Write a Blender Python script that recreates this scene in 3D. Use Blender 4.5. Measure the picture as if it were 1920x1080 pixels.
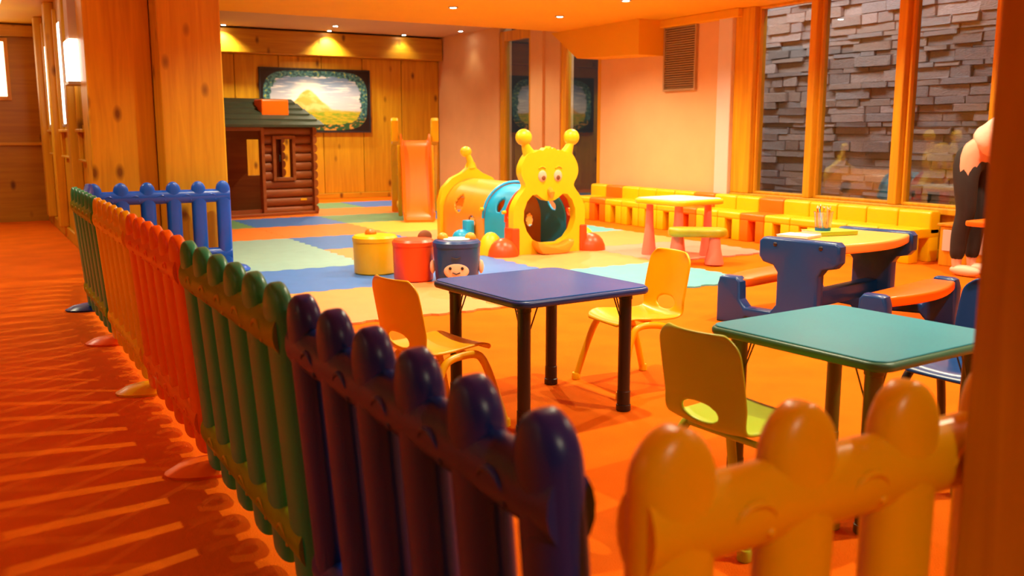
import bpy, bmesh, math, random
from mathutils import Vector, Matrix, Euler
R = math.radians
rnd = random.Random(7)
scene = bpy.context.scene
for o in list(bpy.data.objects): bpy.data.objects.remove(o, do_unlink=True)
C = scene.collection

# ------------------------------------------------------------------ camera, world, exposure
FPX, HORIZON, VPX, HC = 1760.0, 247.0, -80.0, 1.2
PITCH = math.atan((540-HORIZON)/FPX); YAW = math.atan((960-VPX)/math.hypot(FPX, 540-HORIZON))
cam_d = bpy.data.cameras.new('camera'); cam = bpy.data.objects.new('camera', cam_d); C.objects.link(cam)
cam_d.sensor_width = 36.0; cam_d.lens = FPX/1920*36.0
cam.location = (0, 0, HC); cam.rotation_euler = (R(90)-PITCH, 0, -YAW)
cam_d.clip_start = 0.02
cam_d.dof.use_dof = True; cam_d.dof.focus_distance = 4.6; cam_d.dof.aperture_fstop = 3.4
scene.camera = cam
w = bpy.data.worlds.new('world'); scene.world = w; w.use_nodes = True
w.node_tree.nodes['Background'].inputs[0].default_value = (0.30, 0.26, 0.24, 1)
w.node_tree.nodes['Background'].inputs[1].default_value = 0.05
scene.view_settings.view_transform = 'Standard'; scene.view_settings.look = 'None'
scene.view_settings.gamma = 1.0; scene.view_settings.use_curve_mapping = False
scene.view_settings.exposure = 0.78
WARM = (1.0, 0.90, 0.60)
DOWN_W = 120.0        # power of one ceiling downlight

# ------------------------------------------------------------------ materials
MATS = {}
def nodes(name):
    m = bpy.data.materials.new(name); m.use_nodes = True
    nt = m.node_tree; b = nt.nodes['Principled BSDF']
    return m, nt, b
def N(nt, t, **kw):
    n = nt.nodes.new(t)
    for k, v in kw.items(): setattr(n, k, v)
    return n
def plain(name, col, rough=0.4, var=0.06, scale=6.0, spec=0.5, bump=0.0, bscale=60.0, coat=0.0):
    m, nt, b = nodes(name)
    tc = N(nt, 'ShaderNodeTexCoord'); no = N(nt, 'ShaderNodeTexNoise'); no.inputs['Scale'].default_value = scale
    no.inputs['Detail'].default_value = 3
    nt.links.new(tc.outputs['Object'], no.inputs['Vector'])
    rp = N(nt, 'ShaderNodeValToRGB')
    rp.color_ramp.elements[0].position = 0.3; rp.color_ramp.elements[1].position = 0.7
    rp.color_ramp.elements[0].color = [c*(1-var) for c in col]+[1]
    rp.color_ramp.elements[1].color = [min(1, c*(1+var)) for c in col]+[1]
    nt.links.new(no.outputs['Fac'], rp.inputs[0]); nt.links.new(rp.outputs[0], b.inputs['Base Color'])
    b.inputs['Roughness'].default_value = rough; b.inputs['Specular IOR Level'].default_value = spec
    b.inputs['Coat Weight'].default_value = coat
    if bump:
        n2 = N(nt, 'ShaderNodeTexNoise'); n2.inputs['Scale'].default_value = bscale; n2.inputs['Detail'].default_value = 4
        nt.links.new(tc.outputs['Object'], n2.inputs['Vector'])
        bp = N(nt, 'ShaderNodeBump'); bp.inputs['Strength'].default_value = bump; bp.inputs['Distance'].default_value = 0.01
        nt.links.new(n2.outputs['Fac'], bp.inputs['Height']); nt.links.new(bp.outputs[0], b.inputs['Normal'])
    MATS[name] = m; return m
def wood(name, c1, c2, knot=True, grain=(14, 14, 0.9), rough=0.42, random_tint=0.12):
    m, nt, b = nodes(name)
    tc = N(nt, 'ShaderNodeTexCoord'); mp = N(nt, 'ShaderNodeMapping'); mp.inputs['Scale'].default_value = grain
    oi = N(nt, 'ShaderNodeObjectInfo')
    nt.links.new(tc.outputs['Object'], mp.inputs['Vector'])
    ad = N(nt, 'ShaderNodeVectorMath', operation='ADD'); nt.links.new(mp.outputs[0], ad.inputs[0])
    cx = N(nt, 'ShaderNodeCombineXYZ'); ml = N(nt, 'ShaderNodeMath', operation='MULTIPLY'); ml.inputs[1].default_value = 37
    nt.links.new(oi.outputs['Random'], ml.inputs[0])
    for i in range(3): nt.links.new(ml.outputs[0], cx.inputs[i])
    nt.links.new(cx.outputs[0], ad.inputs[1])
    no = N(nt, 'ShaderNodeTexNoise'); no.inputs['Scale'].default_value = 1.2; no.inputs['Detail'].default_value = 6
    no.inputs['Distortion'].default_value = 0.7
    nt.links.new(ad.outputs[0], no.inputs['Vector'])
    rp = N(nt, 'ShaderNodeValToRGB'); rp.color_ramp.elements[0].position = 0.32; rp.color_ramp.elements[1].position = 0.68
    rp.color_ramp.elements[0].color = list(c2)+[1]; rp.color_ramp.elements[1].color = list(c1)+[1]
    nt.links.new(no.outputs['Fac'], rp.inputs[0])
    out = rp.outputs[0]
    if knot:
        m2 = N(nt, 'ShaderNodeMapping'); m2.inputs['Scale'].default_value = (4.6, 4.6, 2.4)
        nt.links.new(tc.outputs['Object'], m2.inputs['Vector'])
        a2 = N(nt, 'ShaderNodeVectorMath', operation='ADD'); nt.links.new(m2.outputs[0], a2.inputs[0]); nt.links.new(cx.outputs[0], a2.inputs[1])
        vo = N(nt, 'ShaderNodeTexVoronoi'); vo.inputs['Scale'].default_value = 1.0
        nt.links.new(a2.outputs[0], vo.inputs['Vector'])
        r2 = N(nt, 'ShaderNodeValToRGB'); r2.color_ramp.elements[0].position = 0.07; r2.color_ramp.elements[1].position = 0.20
        r2.color_ramp.elements[0].color = (0.30, 0.22, 0.15, 1); r2.color_ramp.elements[1].color = (1, 1, 1, 1)
        nt.links.new(vo.outputs['Distance'], r2.inputs[0])
        mx = N(nt, 'ShaderNodeMix', data_type='RGBA', blend_type='MULTIPLY'); mx.inputs[0].default_value = 1.0
        nt.links.new(out, mx.inputs[6]); nt.links.new(r2.outputs[0], mx.inputs[7]); out = mx.outputs[2]
    hs = N(nt, 'ShaderNodeHueSaturation'); mr = N(nt, 'ShaderNodeMapRange')
    mr.inputs[3].default_value = 1-random_tint; mr.inputs[4].default_value = 1+random_tint
    nt.links.new(oi.outputs['Random'], mr.inputs[0]); nt.links.new(mr.outputs[0], hs.inputs['Value']); nt.links.new(out, hs.inputs['Color'])
    nt.links.new(hs.outputs[0], b.inputs['Base Color'])
    b.inputs['Roughness'].default_value = rough
    MATS[name] = m; return m
def emit(name, col, s):
    m, nt, b = nodes(name); b.inputs['Base Color'].default_value = (*col, 1)
    b.inputs['Emission Color'].default_value = (*col, 1); b.inputs['Emission Strength'].default_value = s
    MATS[name] = m; return m
def glass(name, tint=(0.93, 0.95, 0.95), gain=1.5, base=0.02):
    m, nt, b = nodes(name); nt.nodes.remove(b)
    tr = N(nt, 'ShaderNodeBsdfTransparent'); tr.inputs[0].default_value = (*tint, 1)
    gl = N(nt, 'ShaderNodeBsdfGlossy'); gl.inputs['Roughness'].default_value = 0.02
    fr = N(nt, 'ShaderNodeFresnel'); fr.inputs[0].default_value = 1.5
    ge = N(nt, 'ShaderNodeNewGeometry'); mr = N(nt, 'ShaderNodeMapRange'); mr.inputs[3].default_value = 1.5; mr.inputs[4].default_value = 1/1.5
    nt.links.new(ge.outputs['Backfacing'], mr.inputs[0]); nt.links.new(mr.outputs[0], fr.inputs[0])   # a thin sheet: same index met from both sides
    ma = N(nt, 'ShaderNodeMath', operation='MULTIPLY_ADD'); ma.inputs[1].default_value = gain; ma.inputs[2].default_value = base
    nt.links.new(fr.outputs[0], ma.inputs[0])
    mx = N(nt, 'ShaderNodeMixShader'); nt.links.new(ma.outputs[0], mx.inputs[0])
    nt.links.new(tr.outputs[0], mx.inputs[1]); nt.links.new(gl.outputs[0], mx.inputs[2])
    nt.links.new(mx.outputs[0], nt.nodes['Material Output'].inputs[0])
    MATS[name] = m; return m

plain('carpet', (0.82, 0.155, 0.001), 0.95, 0.10, 3.0, 0.1, 0.5, 220)
wood('pine', (0.74, 0.41, 0.012), (0.58, 0.285, 0.006))
wood('pine_x', (0.74, 0.41, 0.012), (0.58, 0.285, 0.006), grain=(0.9, 14, 14))
wood('pine_dark', (0.58, 0.30, 0.010), (0.45, 0.20, 0.005), grain=(0.9, 14, 14))
wood('pine_frame', (0.74, 0.36, 0.008), (0.58, 0.25, 0.004), knot=False)
plain('plaster', (0.76, 0.45, 0.21), 0.9, 0.03, 3, 0.2, 0.15, 90)
plain('plaster_white', (0.70, 0.58, 0.50), 0.9, 0.03, 3, 0.2)
plain('ceiling_orange', (0.80, 0.40, 0.010), 0.7, 0.03, 1.5, 0.3)
plain('ceiling_grey', (0.62, 0.46, 0.30), 0.9, 0.03, 1.5, 0.2)
plain('yellow', (0.88, 0.50, 0.002), 0.33, 0.04, 5)
plain('yellow_fence', (0.88, 0.53, 0.001), 0.30, 0.04, 5)
plain('lemon', (0.88, 0.58, 0.006), 0.40, 0.03, 5)
plain('orange', (0.92, 0.16, 0.002), 0.33, 0.04, 5)
plain('orange_light', (0.92, 0.33, 0.02), 0.35, 0.04, 5)
plain('red', (0.85, 0.075, 0.008), 0.35, 0.04, 5)
plain('pink', (0.90, 0.24, 0.16), 0.40, 0.05, 5)
plain('pale_pink', (0.92, 0.55, 0.38), 0.5, 0.03, 5)
plain('green', (0.008, 0.36, 0.19), 0.34, 0.05, 5)
plain('olive', (0.16, 0.32, 0.008), 0.36, 0.15, 9)
plain('olive_yellow', (0.42, 0.36, 0.010), 0.4, 0.15, 9)
plain('lime', (0.44, 0.62, 0.03), 0.38, 0.04, 5)
plain('blue', (0.001, 0.030, 0.26), 0.30, 0.05, 5)
plain('blue_bright', (0.002, 0.10, 0.62), 0.28, 0.05, 5)
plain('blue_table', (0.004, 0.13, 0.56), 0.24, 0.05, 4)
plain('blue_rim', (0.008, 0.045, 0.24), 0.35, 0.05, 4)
plain('blue_picnic', (0.001, 0.050, 0.22), 0.30, 0.05, 4)
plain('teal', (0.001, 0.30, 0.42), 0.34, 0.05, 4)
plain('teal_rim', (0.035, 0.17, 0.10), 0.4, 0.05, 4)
plain('top_yellow', (0.92, 0.48, 0.09), 0.35, 0.04, 5)
plain('olive_leg', (0.11, 0.10, 0.008), 0.4, 0.1, 6)
plain('sky_blue', (0.01, 0.42, 0.80), 0.35, 0.05, 4)
plain('black_plastic', (0.012, 0.010, 0.014), 0.35, 0.1, 6)
plain('brown', (0.22, 0.07, 0.015), 0.6, 0.1, 9)
plain('dark_print', (0.02, 0.012, 0.01), 0.6, 0.1, 9)
plain('white_plastic', (0.85, 0.82, 0.78), 0.4, 0.02, 5)
plain('metal', (0.45, 0.40, 0.34), 0.35, 0.05, 30)
plain('vent_metal', (0.42, 0.27, 0.13), 0.5, 0.06, 12)
wood('log_brown', (0.34, 0.095, 0.012), (0.25, 0.06, 0.007), knot=False, grain=(1.2, 12, 12), rough=0.5)
plain('roof_green', (0.030, 0.045, 0.022), 0.55, 0.15, 8, 0.5, 0.4, 40)
plain('skin', (0.80, 0.42, 0.27), 0.5, 0.03, 5)
plain('trousers', (0.018, 0.014, 0.013), 0.8, 0.1, 20)
plain('blouse', (0.88, 0.66, 0.52), 0.8, 0.05, 12, 0.2, 0.3, 30)
plain('hair', (0.015, 0.010, 0.010), 0.5, 0.2, 40)
plain('strip_black', (0.02, 0.02, 0.03), 0.4, 0.05, 6)
emit('bulb', (1.0, 0.93, 0.85), 30.0)
emit('lit_panel', (1.0, 0.80, 0.50), 3.0)
emit('glow_paint', (1.0, 0.86, 0.70), 4.0)  # self-glow standing in for reflections and lit reveals on the corridor wall
glass('window_glass', gain=1.5, base=0.01)
glass('cup_plastic', (0.95, 0.93, 0.92), 1.2, 0.10)
MATC = {'peach': (0.86, 0.34, 0.10), 'orange': (0.92, 0.24, 0.02), 'blue': (0.05, 0.20, 0.62), 'pale': (0.28, 0.52, 0.50),
        'cyan': (0.10, 0.50, 0.58), 'pink': (0.92, 0.30, 0.22), 'green': (0.14, 0.36, 0.17), 'yellow': (0.92, 0.52, 0.05)}
for k, v in MATC.items(): plain('mat_'+k, v, 0.42, 0.05, 7, 0.5, 0.25, 120)

def stone_mat():
    m, nt, b = nodes('slate')
    oi = N(nt, 'ShaderNodeObjectInfo'); rp = N(nt, 'ShaderNodeValToRGB'); cr = rp.color_ramp
    cr.elements[0].color = (0.24, 0.145, 0.105, 1); cr.elements[1].color = (0.42, 0.29, 0.24, 1)
    e = cr.elements.new(0.35); e.color = (0.28, 0.23, 0.21, 1); e = cr.elements.new(0.7); e.color = (0.33, 0.21, 0.15, 1)
    nt.links.new(oi.outputs['Random'], rp.inputs[0])
    tc = N(nt, 'ShaderNodeTexCoord'); no = N(nt, 'ShaderNodeTexNoise'); no.inputs['Scale'].default_value = 14; no.inputs['Detail'].default_value = 6
    nt.links.new(tc.outputs['Object'], no.inputs['Vector'])
    mx = N(nt, 'ShaderNodeMix', data_type='RGBA', blend_type='OVERLAY'); mx.inputs[0].default_value = 0.5
    nt.links.new(rp.outputs[0], mx.inputs[6]); nt.links.new(no.outputs['Fac'], mx.inputs[7])
    nt.links.new(mx.outputs[2], b.inputs['Base Color']); b.inputs['Roughness'].default_value = 0.7
    bp = N(nt, 'ShaderNodeBump'); bp.inputs['Strength'].default_value = 0.7; bp.inputs['Distance'].default_value = 0.02
    nt.links.new(no.outputs['Fac'], bp.inputs['Height']); nt.links.new(bp.outputs[0], b.inputs['Normal'])
    MATS['slate'] = m
stone_mat()

# ------------------------------------------------------------------ geometry helpers
def obj(name, bm, mat, parent=None, loc=(0, 0, 0), rot=(0, 0, 0), smooth=True, auto=35):
    me = bpy.data.meshes.new(name); bmesh.ops.recalc_face_normals(bm, faces=bm.faces[:]); bm.to_mesh(me); bm.free()
    if smooth:
        for p in me.polygons: p.use_smooth = True
        if auto is not None: me.set_sharp_from_angle(angle=R(auto))
    me.materials.append(MATS[mat])
    o = bpy.data.objects.new(name, me); C.objects.link(o); o.location = loc; o.rotation_euler = rot
    if parent: o.parent = parent
    return o
def tag(o, label, cat, group=None):
    o['label'] = label; o['category'] = cat
    if group: o['group'] = group
    return o
def struct(o): o['kind'] = 'structure'; return o
def thing(name, label, cat, loc=(0, 0, 0), rz=0, group=None):
    o = bpy.data.objects.new(name, None); C.objects.link(o); o.location = loc; o.rotation_euler = (0, 0, rz)
    o.empty_display_size = 0.1
    return tag(o, label, cat, group)
def copy_tree(o, parent=None):
    c = o.copy(); C.objects.link(c); c.parent = parent
    for ch in o.children: copy_tree(ch, c)
    return c
def box(bm, x0, x1, y0, y1, z0, z1, bev=0.0, seg=2):
    r = bmesh.ops.create_cube(bm, size=1.0)
    vs = r['verts']
    for v in vs:
        v.co = ((x0+x1)/2+v.co.x*(x1-x0), (y0+y1)/2+v.co.y*(y1-y0), (z0+z1)/2+v.co.z*(z1-z0))
    if bev:
        es = list({e for v in vs for e in v.link_edges})
        bmesh.ops.bevel(bm, geom=es, offset=bev, segments=seg, profile=0.5, affect='EDGES')
    return bm
def B(x0, x1, y0, y1, z0, z1, bev=0.0, seg=2): return box(bmesh.new(), x0, x1, y0, y1, z0, z1, bev, seg)
def loft(bm, rings, cap0=True, cap1=True, closed=False):
    n = len(rings[0]); vr = [[bm.verts.new(p) for p in r] for r in rings]
    m = len(vr)
    for i in range(m if closed else m-1):
        a, b = vr[i], vr[(i+1) % m]
        for k in range(n): bm.faces.new((a[k], a[(k+1) % n], b[(k+1) % n], b[k]))
    if not closed:
        if cap0: bm.faces.new(vr[0][::-1])
        if cap1: bm.faces.new(vr[-1])
    return bm
def tube(bm, pts, rad, n=10, ry=None):
    pts = [Vector(p) for p in pts]; rings = []
    up = Vector((0, 0, 1)); prev = None
    for i, p in enumerate(pts):
        t = (pts[min(i+1, len(pts)-1)]-pts[max(i-1, 0)]).normalized()
        if prev is None:
            a = up if abs(t.z) < 0.9 else Vector((1, 0, 0)); u = t.cross(a).normalized()
        else: u = (prev-t*prev.dot(t)).normalized()
        prev = u; v = t.cross(u)
        r = rad[i] if isinstance(rad, (list, tuple)) else rad
        r2 = r if ry is None else (ry[i] if isinstance(ry, (list, tuple)) else ry)
        rings.append([p+u*r*math.cos(2*math.pi*k/n)+v*r2*math.sin(2*math.pi*k/n) for k in range(n)])
    return loft(bm, rings)
def lathe(bm, prof, n=24, c=(0, 0, 0), sx=1, sy=1):
    rings = [[(c[0]+max(r, 1e-4)*sx*math.cos(2*math.pi*k/n), c[1]+max(r, 1e-4)*sy*math.sin(2*math.pi*k/n), c[2]+z) for k in range(n)] for r, z in prof]
    return loft(bm, rings)
def ball(bm, c, rx, ry=None, rz=None, n=18):
    ry = ry or rx; rz = rz or rx; m = 10
    prof = [(math.sin(math.pi*i/m), -math.cos(math.pi*i/m)) for i in range(m+1)]
    rings = [[(c[0]+max(r, 1e-3)*rx*math.cos(2*math.pi*k/n), c[1]+max(r, 1e-3)*ry*math.sin(2*math.pi*k/n), c[2]+z*rz) for k in range(n)] for r, z in prof]
    return loft(bm, rings)
def prism(bm, poly, y0, y1, axis='y', bev=0.0, seg=2):
    """extrude a 2-D polygon: axis 'y' -> (x,z), axis 'z' -> (x,y), axis 'x' -> (y,z)"""
    f = {'y': lambda a, b, t: (a, t, b), 'z': lambda a, b, t: (a, b, t), 'x': lambda a, b, t: (t, a, b)}[axis]
    v0 = [bm.verts.new(f(a, b, y0)) for a, b in poly]; v1 = [bm.verts.new(f(a, b, y1)) for a, b in poly]
    n = len(poly)
    f0 = bm.faces.new(v0); f1 = bm.faces.new(v1[::-1])
    for k in range(n): bm.faces.new((v0[k], v1[k], v1[(k+1) % n], v0[(k+1) % n]))
    if bev:
        es = list(f0.edges)+list(f1.edges)
        bmesh.ops.recalc_face_normals(bm, faces=bm.faces[:])
        bmesh.ops.bevel(bm, geom=es, offset=bev, segments=seg, profile=0.5, affect='EDGES', clamp_overlap=True)
    return bm
def rrect(x0, x1, y0, y1, r, n=6):
    out = []
    for cx, cy, a in ((x1-r, y1-r, 0), (x0+r, y1-r, 90), (x0+r, y0+r, 180), (x1-r, y0+r, 270)):
        for i in range(n+1):
            t = R(a+90*i/n); out.append((cx+r*math.cos(t), cy+r*math.sin(t)))
    return out
def arc(cx, cy, r, a0, a1, n=10, ry=None):
    ry = ry or r
    return [(cx+r*math.cos(R(a0+(a1-a0)*i/n)), cy+ry*math.sin(R(a0+(a1-a0)*i/n))) for i in range(n+1)]
def smooth_path(pts, it=2):
    pts = [Vector(p) for p in pts]
    for _ in range(it):
        q = [pts[0]]
        for a, b in zip(pts, pts[1:]): q += [a*0.75+b*0.25, a*0.25+b*0.75]
        q.append(pts[-1]); pts = q
    return pts
def plate_with_holes(bm, outer, holes, y0, y1):
    """flat plate in XZ with holes, thickness in y"""
    vs = []; es = []
    for loop in [outer]+holes:
        l = [bm.verts.new((a, y0, b)) for a, b in loop]; vs += l
        es += [bm.edges.new((l[i], l[(i+1) % len(l)])) for i in range(len(l))]
    r = bmesh.ops.triangle_fill(bm, use_beauty=True, use_dissolve=False, edges=es)
    fs = [f for f in r['geom'] if isinstance(f, bmesh.types.BMFace)]
    ex = bmesh.ops.extrude_face_region(bm, geom=fs)
    for v in [g for g in ex['geom'] if isinstance(g, bmesh.types.BMVert)]: v.co.y = y1
    return bm

# ------------------------------------------------------------------ the setting
XR, YB, ZS, ZC, YS = 7.95, 16.4, 2.60, 2.93, 11.55     # right wall, back wall, soffit height, far ceiling height, soffit edge
struct(obj('floor', B(-6, XR+0.2, -4, YB+0.2, -0.1, 0), 'carpet', smooth=False))
bm = bmesh.new()
box(bm, -6, XR+0.15, -4, YS, ZS, ZS+0.6); box(bm, -6, 2.0, YS, 14.6, ZS, ZS+0.6)
struct(obj('ceiling', bm, 'ceiling_orange', smooth=False))
struct(obj('ceiling_far', B(2.0, XR+0.15, YS, YB+0.15, ZC, ZC+0.3), 'ceiling_grey', smooth=False))
wb = struct(obj('wall_back', B(2.0, XR+0.2, YB+0.03, YB+0.2, 0, ZC), 'pine_dark', smooth=False))
px = XR
while px > 2.1:                                               # tall pine panels with open joints
    x0 = max(2.02, px-0.765)
    obj('panel', B(x0+0.006, px-0.006, YB-0.0, YB+0.03, 0.10, 2.50, 0.006, 1), 'pine', wb, smooth=False); px -= 0.765
struct(obj('baseboard_back', B(2.0, XR, YB-0.025, YB, 0, 0.10, 0.008), 'pine_x', smooth=False))
struct(obj('wall_left', B(1.2, 2.0, 9.2, YB, 0, ZC), 'pine', smooth=False))
# right wall in pieces around its windows
wr = struct(obj('wall_right', B(XR, XR+0.25, 14.08, YB, 0, ZC), 'plaster', smooth=False))
obj('pier', B(XR-0.05, XR+0.25, 12.62, 12.98, 0, ZC), 'plaster', wr, smooth=False)
obj('pier', B(XR, XR+0.25, 12.20, 12.62, 0, ZC), 'plaster', wr, smooth=False)
obj('wall_panel', B(XR-0.02, XR+0.25, 8.63, 11.10, 0, ZS), 'plaster', wr, smooth=False)
obj('pilaster', B(XR-0.10, XR+0.25, 8.40, 8.63, 0, ZS-0.09, 0.01), 'plaster_white', wr, smooth=False)
obj('parapet', B(XR, XR+0.25, -4, 8.40, 0, 0.43), 'pine_frame', wr, smooth=False)
obj('wall_panel', B(XR, XR+0.25, -4, 5.10, 0.43, ZS), 'plaster', wr, smooth=False)
struct(obj('trim_1', B(XR-0.12, XR, 8.3, 11.7, ZS-0.10, ZS, 0.01), 'ceiling_orange', smooth=False))
struct(obj('trim_2', B(XR-0.06, XR+0.03, 5.0, 8.40, 0.43, 0.49, 0.01), 'pine_frame', smooth=False))
struct(obj('baseboard_right', B(XR-0.03, XR, 2, 11.1, 0, 0.10, 0.008), 'pine_frame', smooth=False))

def window(name, y0, y1, z0, z1, fr=0.06):
    o = struct(obj(name, B(XR+0.02, XR+0.12, y0, y0+fr, z0, z1, 0.008), 'pine_frame', smooth=False))
    obj('jamb', B(XR+0.02, XR+0.12, y1-fr, y1, z0, z1, 0.008), 'pine_frame', o, smooth=False)
    obj('rail', B(XR+0.02, XR+0.12, y0+fr, y1-fr, z0, z0+fr, 0.008), 'pine_frame', o, smooth=False)
    obj('rail', B(XR+0.02, XR+0.12, y0+fr, y1-fr, z1-fr, z1, 0.008), 'pine_frame', o, smooth=False)
    obj('pane', B(XR+0.065, XR+0.071, y0+fr, y1-fr, z0+fr, z1-fr), 'window_glass', o, smooth=False)
    return o
window('window_1', 7.28, 8.10, 0.49, ZS, 0.03)
window('window_2', 6.18, 7.19, 0.49, ZS, 0.03)
window('window_3', 5.18, 6.08, 0.49, ZS, 0.03)
window('window_4', 12.98, 14.08, 0.0, 2.84, 0.16)
window('window_5', 11.10, 12.20, 0.0, 2.68, 0.14)
for y0, y1 in ((8.10, 8.40), (7.19, 7.28), (6.08, 6.18), (5.08, 5.18)):
    w_ = 0.06 if y1-y0 < 0.2 else 0
    m = obj('window_post', B(XR-0.05, XR+0.14, y0, y1, 0.49, ZS, 0.012), 'pine_frame', smooth=False)
    lab = {8.10: 'wide pine post between the pale pilaster and the stone-view window', 7.19: 'pine mullion between the first and second stone-view window from the pilaster',
           6.08: 'pine mullion between the second and third stone-view window from the pilaster', 5.08: 'pine window post behind the bending person'}[y0]
    tag(m, lab, 'window post')
# sloping boxed duct under the soffit
bm = bmesh.new()
prism(bm, [(9.70, ZS), (9.70, 2.16), (11.08, 2.20), (11.75, ZS)], XR-0.45, XR-0.021, 'x')
tag(obj('ceiling_duct', bm, 'ceiling_orange', smooth=False), 'orange boxed duct with a sloping end under the ceiling', 'duct')
# air vent
v = thing('air_vent', 'brown louvred air vent high on the peach wall', 'vent', (XR-0.02, 9.38, 2.13))
bm = bmesh.new()
for a in ((-0.31, -0.285, -0.42, 0.42), (0.285, 0.31, -0.42, 0.42), (-0.285, 0.285, -0.42, -0.395), (-0.285, 0.285, 0.395, 0.42)):
    box(bm, -0.04, 0, a[0], a[1], a[2], a[3])
obj('frame', bm, 'vent_metal', v, smooth=False)
obj('backing', B(-0.008, -0.002, -0.285, 0.285, -0.395, 0.395), 'brown', v, smooth=False)
sl = None
for i in range(28):
    z = -0.385+0.77*i/27
    if sl is None:
        sl = obj('slat', B(-0.014, 0.014, -0.283, 0.283, -0.002, 0.002), 'vent_metal', v, (-0.022, 0, z), (0, R(35), 0), smooth=False)
    else:
        c = sl.copy(); C.objects.link(c); c.location.z = z
# back beam
tag(obj('wooden_beam', B(2.0, XR-0.02, YB-0.22, YB-0.002, 2.50, 2.90, 0.015), 'pine_dark', smooth=False), 'dark pine beam along the top of the panelled back wall', 'beam')
# columns at the end of the corridor wall
tag(obj('wooden_column', B(1.50, 2.02, 8.42, 9.18, 0, ZS, 0.012), 'pine', smooth=False), 'thick knotty pine column beside the log playhouse', 'column')
tag(obj('wooden_column', B(0.97, 1.495, 8.74, 9.18, 0, ZS, 0.012), 'pine', smooth=False), 'darker pine column at the corner of the corridor wall', 'column')
# corridor wall with its posts, framed panels and glowing boxes in place of reflected light
struct(obj('wall_corridor', B(1.02, 1.2, 9.18, 14.3, 0, ZS), 'pine', smooth=False))
struct(obj('wall_corridor_end', B(-6, 1.2, 14.3, 14.5, 0, ZS), 'pine_dark', smooth=False))
struct(obj('wall_corridor_left', B(-3.6, -3.4, -4, 14.3, 0, ZS), 'pine', smooth=False))
struct(obj('wall_front', B(-3.4, XR, -4.2, -4, 0, ZS), 'plaster', smooth=False))
struct(obj('baseboard_corridor', B(0.985, 1.02, 9.18, 14.3, 0, 0.13, 0.008), 'pine', smooth=False))
struct(obj('trim_3', B(-6, 1.02, 14.2, 14.3, 2.43, 2.58, 0.01), 'pine_x', smooth=False))
struct(obj('trim_4', B(-6, 1.02, 14.26, 14.3, 1.02, 1.06, 0.004), 'pine_x', smooth=False))
for i, y in enumerate((9.95, 11.75, 13.3)):
    lab = ('pine wall post nearest the green fence in the corridor', 'pine wall post midway along the corridor wall', 'pine wall post near the corridor end')[i]
    tag(obj('wall_post', B(0.92, 1.02, y, y+0.22, 0.13, ZS, 0.012), 'pine', smooth=False), lab, 'post')
for i, (y0, y1) in enumerate(((9.25, 9.85), (10.35, 11.55), (12.15, 13.1))):
    where = ('beside the corner column', 'midway along the corridor wall', 'near the corridor end')[i]
    t = thing('wall_panel_frame', 'pine framed panel with pale ledges '+where, 'wall panel', (1.02, y0, 0))
    L = y1-y0
    obj('glass_pane', B(-0.012, 0, 0.05, L-0.05, 1.26, 2.15), 'window_glass', t, smooth=False)
    for a in ((0, 0.05), (L-0.05, L)): obj('stile', B(-0.04, 0, a[0], a[1], 0.94, 2.5, 0.006), 'pine', t, smooth=False)
    obj('ledge', B(-0.06, 0, 0, L, 1.195, 1.225, 0.006), 'pine', t, smooth=False)
    obj('ledge', B(-0.05, 0, 0, L, 0.925, 0.945, 0.006), 'pine', t, smooth=False)
    dp, z0, z1, yy = ((0.13, 1.64, 2.00, 0.16), (0.05, 1.28, 2.30, L*0.4), (0.05, 1.28, 2.2, L*0.4))[i]
    l = thing('painted_glow', ('boxy panel glowing white in place of a reflected light ', 'slim strip glowing white in place of a lit window reveal ', 'slim strip glowing white in place of a lit window reveal ')[i]+'on the framed panel '+where, 'lamp', (1.02, y0+yy, z0))
    obj('glow_body', B(-dp, -0.02, -0.15, 0.15, 0.0, z1-z0, 0.012), 'glow_paint', l)  # emission painted for light caught by panels and window reveals, no lamp
    obj('bracket', B(-dp-0.01, 0.0, -0.165, 0.165, -0.03, 0.0, 0.005), 'metal', l, smooth=False)
    obj('top_panel', B(-dp+0.02, -0.005, -0.14, 0.14, z1-z0+0.005, (2.58-z0 if i == 0 else z1-z0+0.2), 0.006), 'plaster_white', l, smooth=False)
t = thing('lit_picture', 'glowing white framed panel on the corridor end wall', 'light panel', (0.25, 14.29, 2.02))
obj('panel', B(-0.40, 0.36, -0.03, -0.005, -0.36, 0.34), 'lit_panel', t, smooth=False)
bm = bmesh.new()
for a in ((-0.45, -0.40, -0.41, 0.39), (0.36, 0.41, -0.41, 0.39), (-0.40, 0.36, -0.41, -0.36), (-0.40, 0.36, 0.34, 0.39)): box(bm, a[0], a[1], -0.05, 0, a[2], a[3], 0.005)
obj('frame', bm, 'pine_frame', t, smooth=False)
t = thing('strip_light', 'long white strip light under the corridor ceiling', 'lamp', (0.47, 10.6, ZS))
obj('housing', B(-0.04, 0.04, -3.1, 3.1, -0.05, 0, 0.006), 'white_plastic', t, smooth=False)
obj('diffuser', B(-0.03, 0.03, -3.05, 3.05, -0.07, -0.05, 0.006), 'lit_panel', t, smooth=False)

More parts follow.
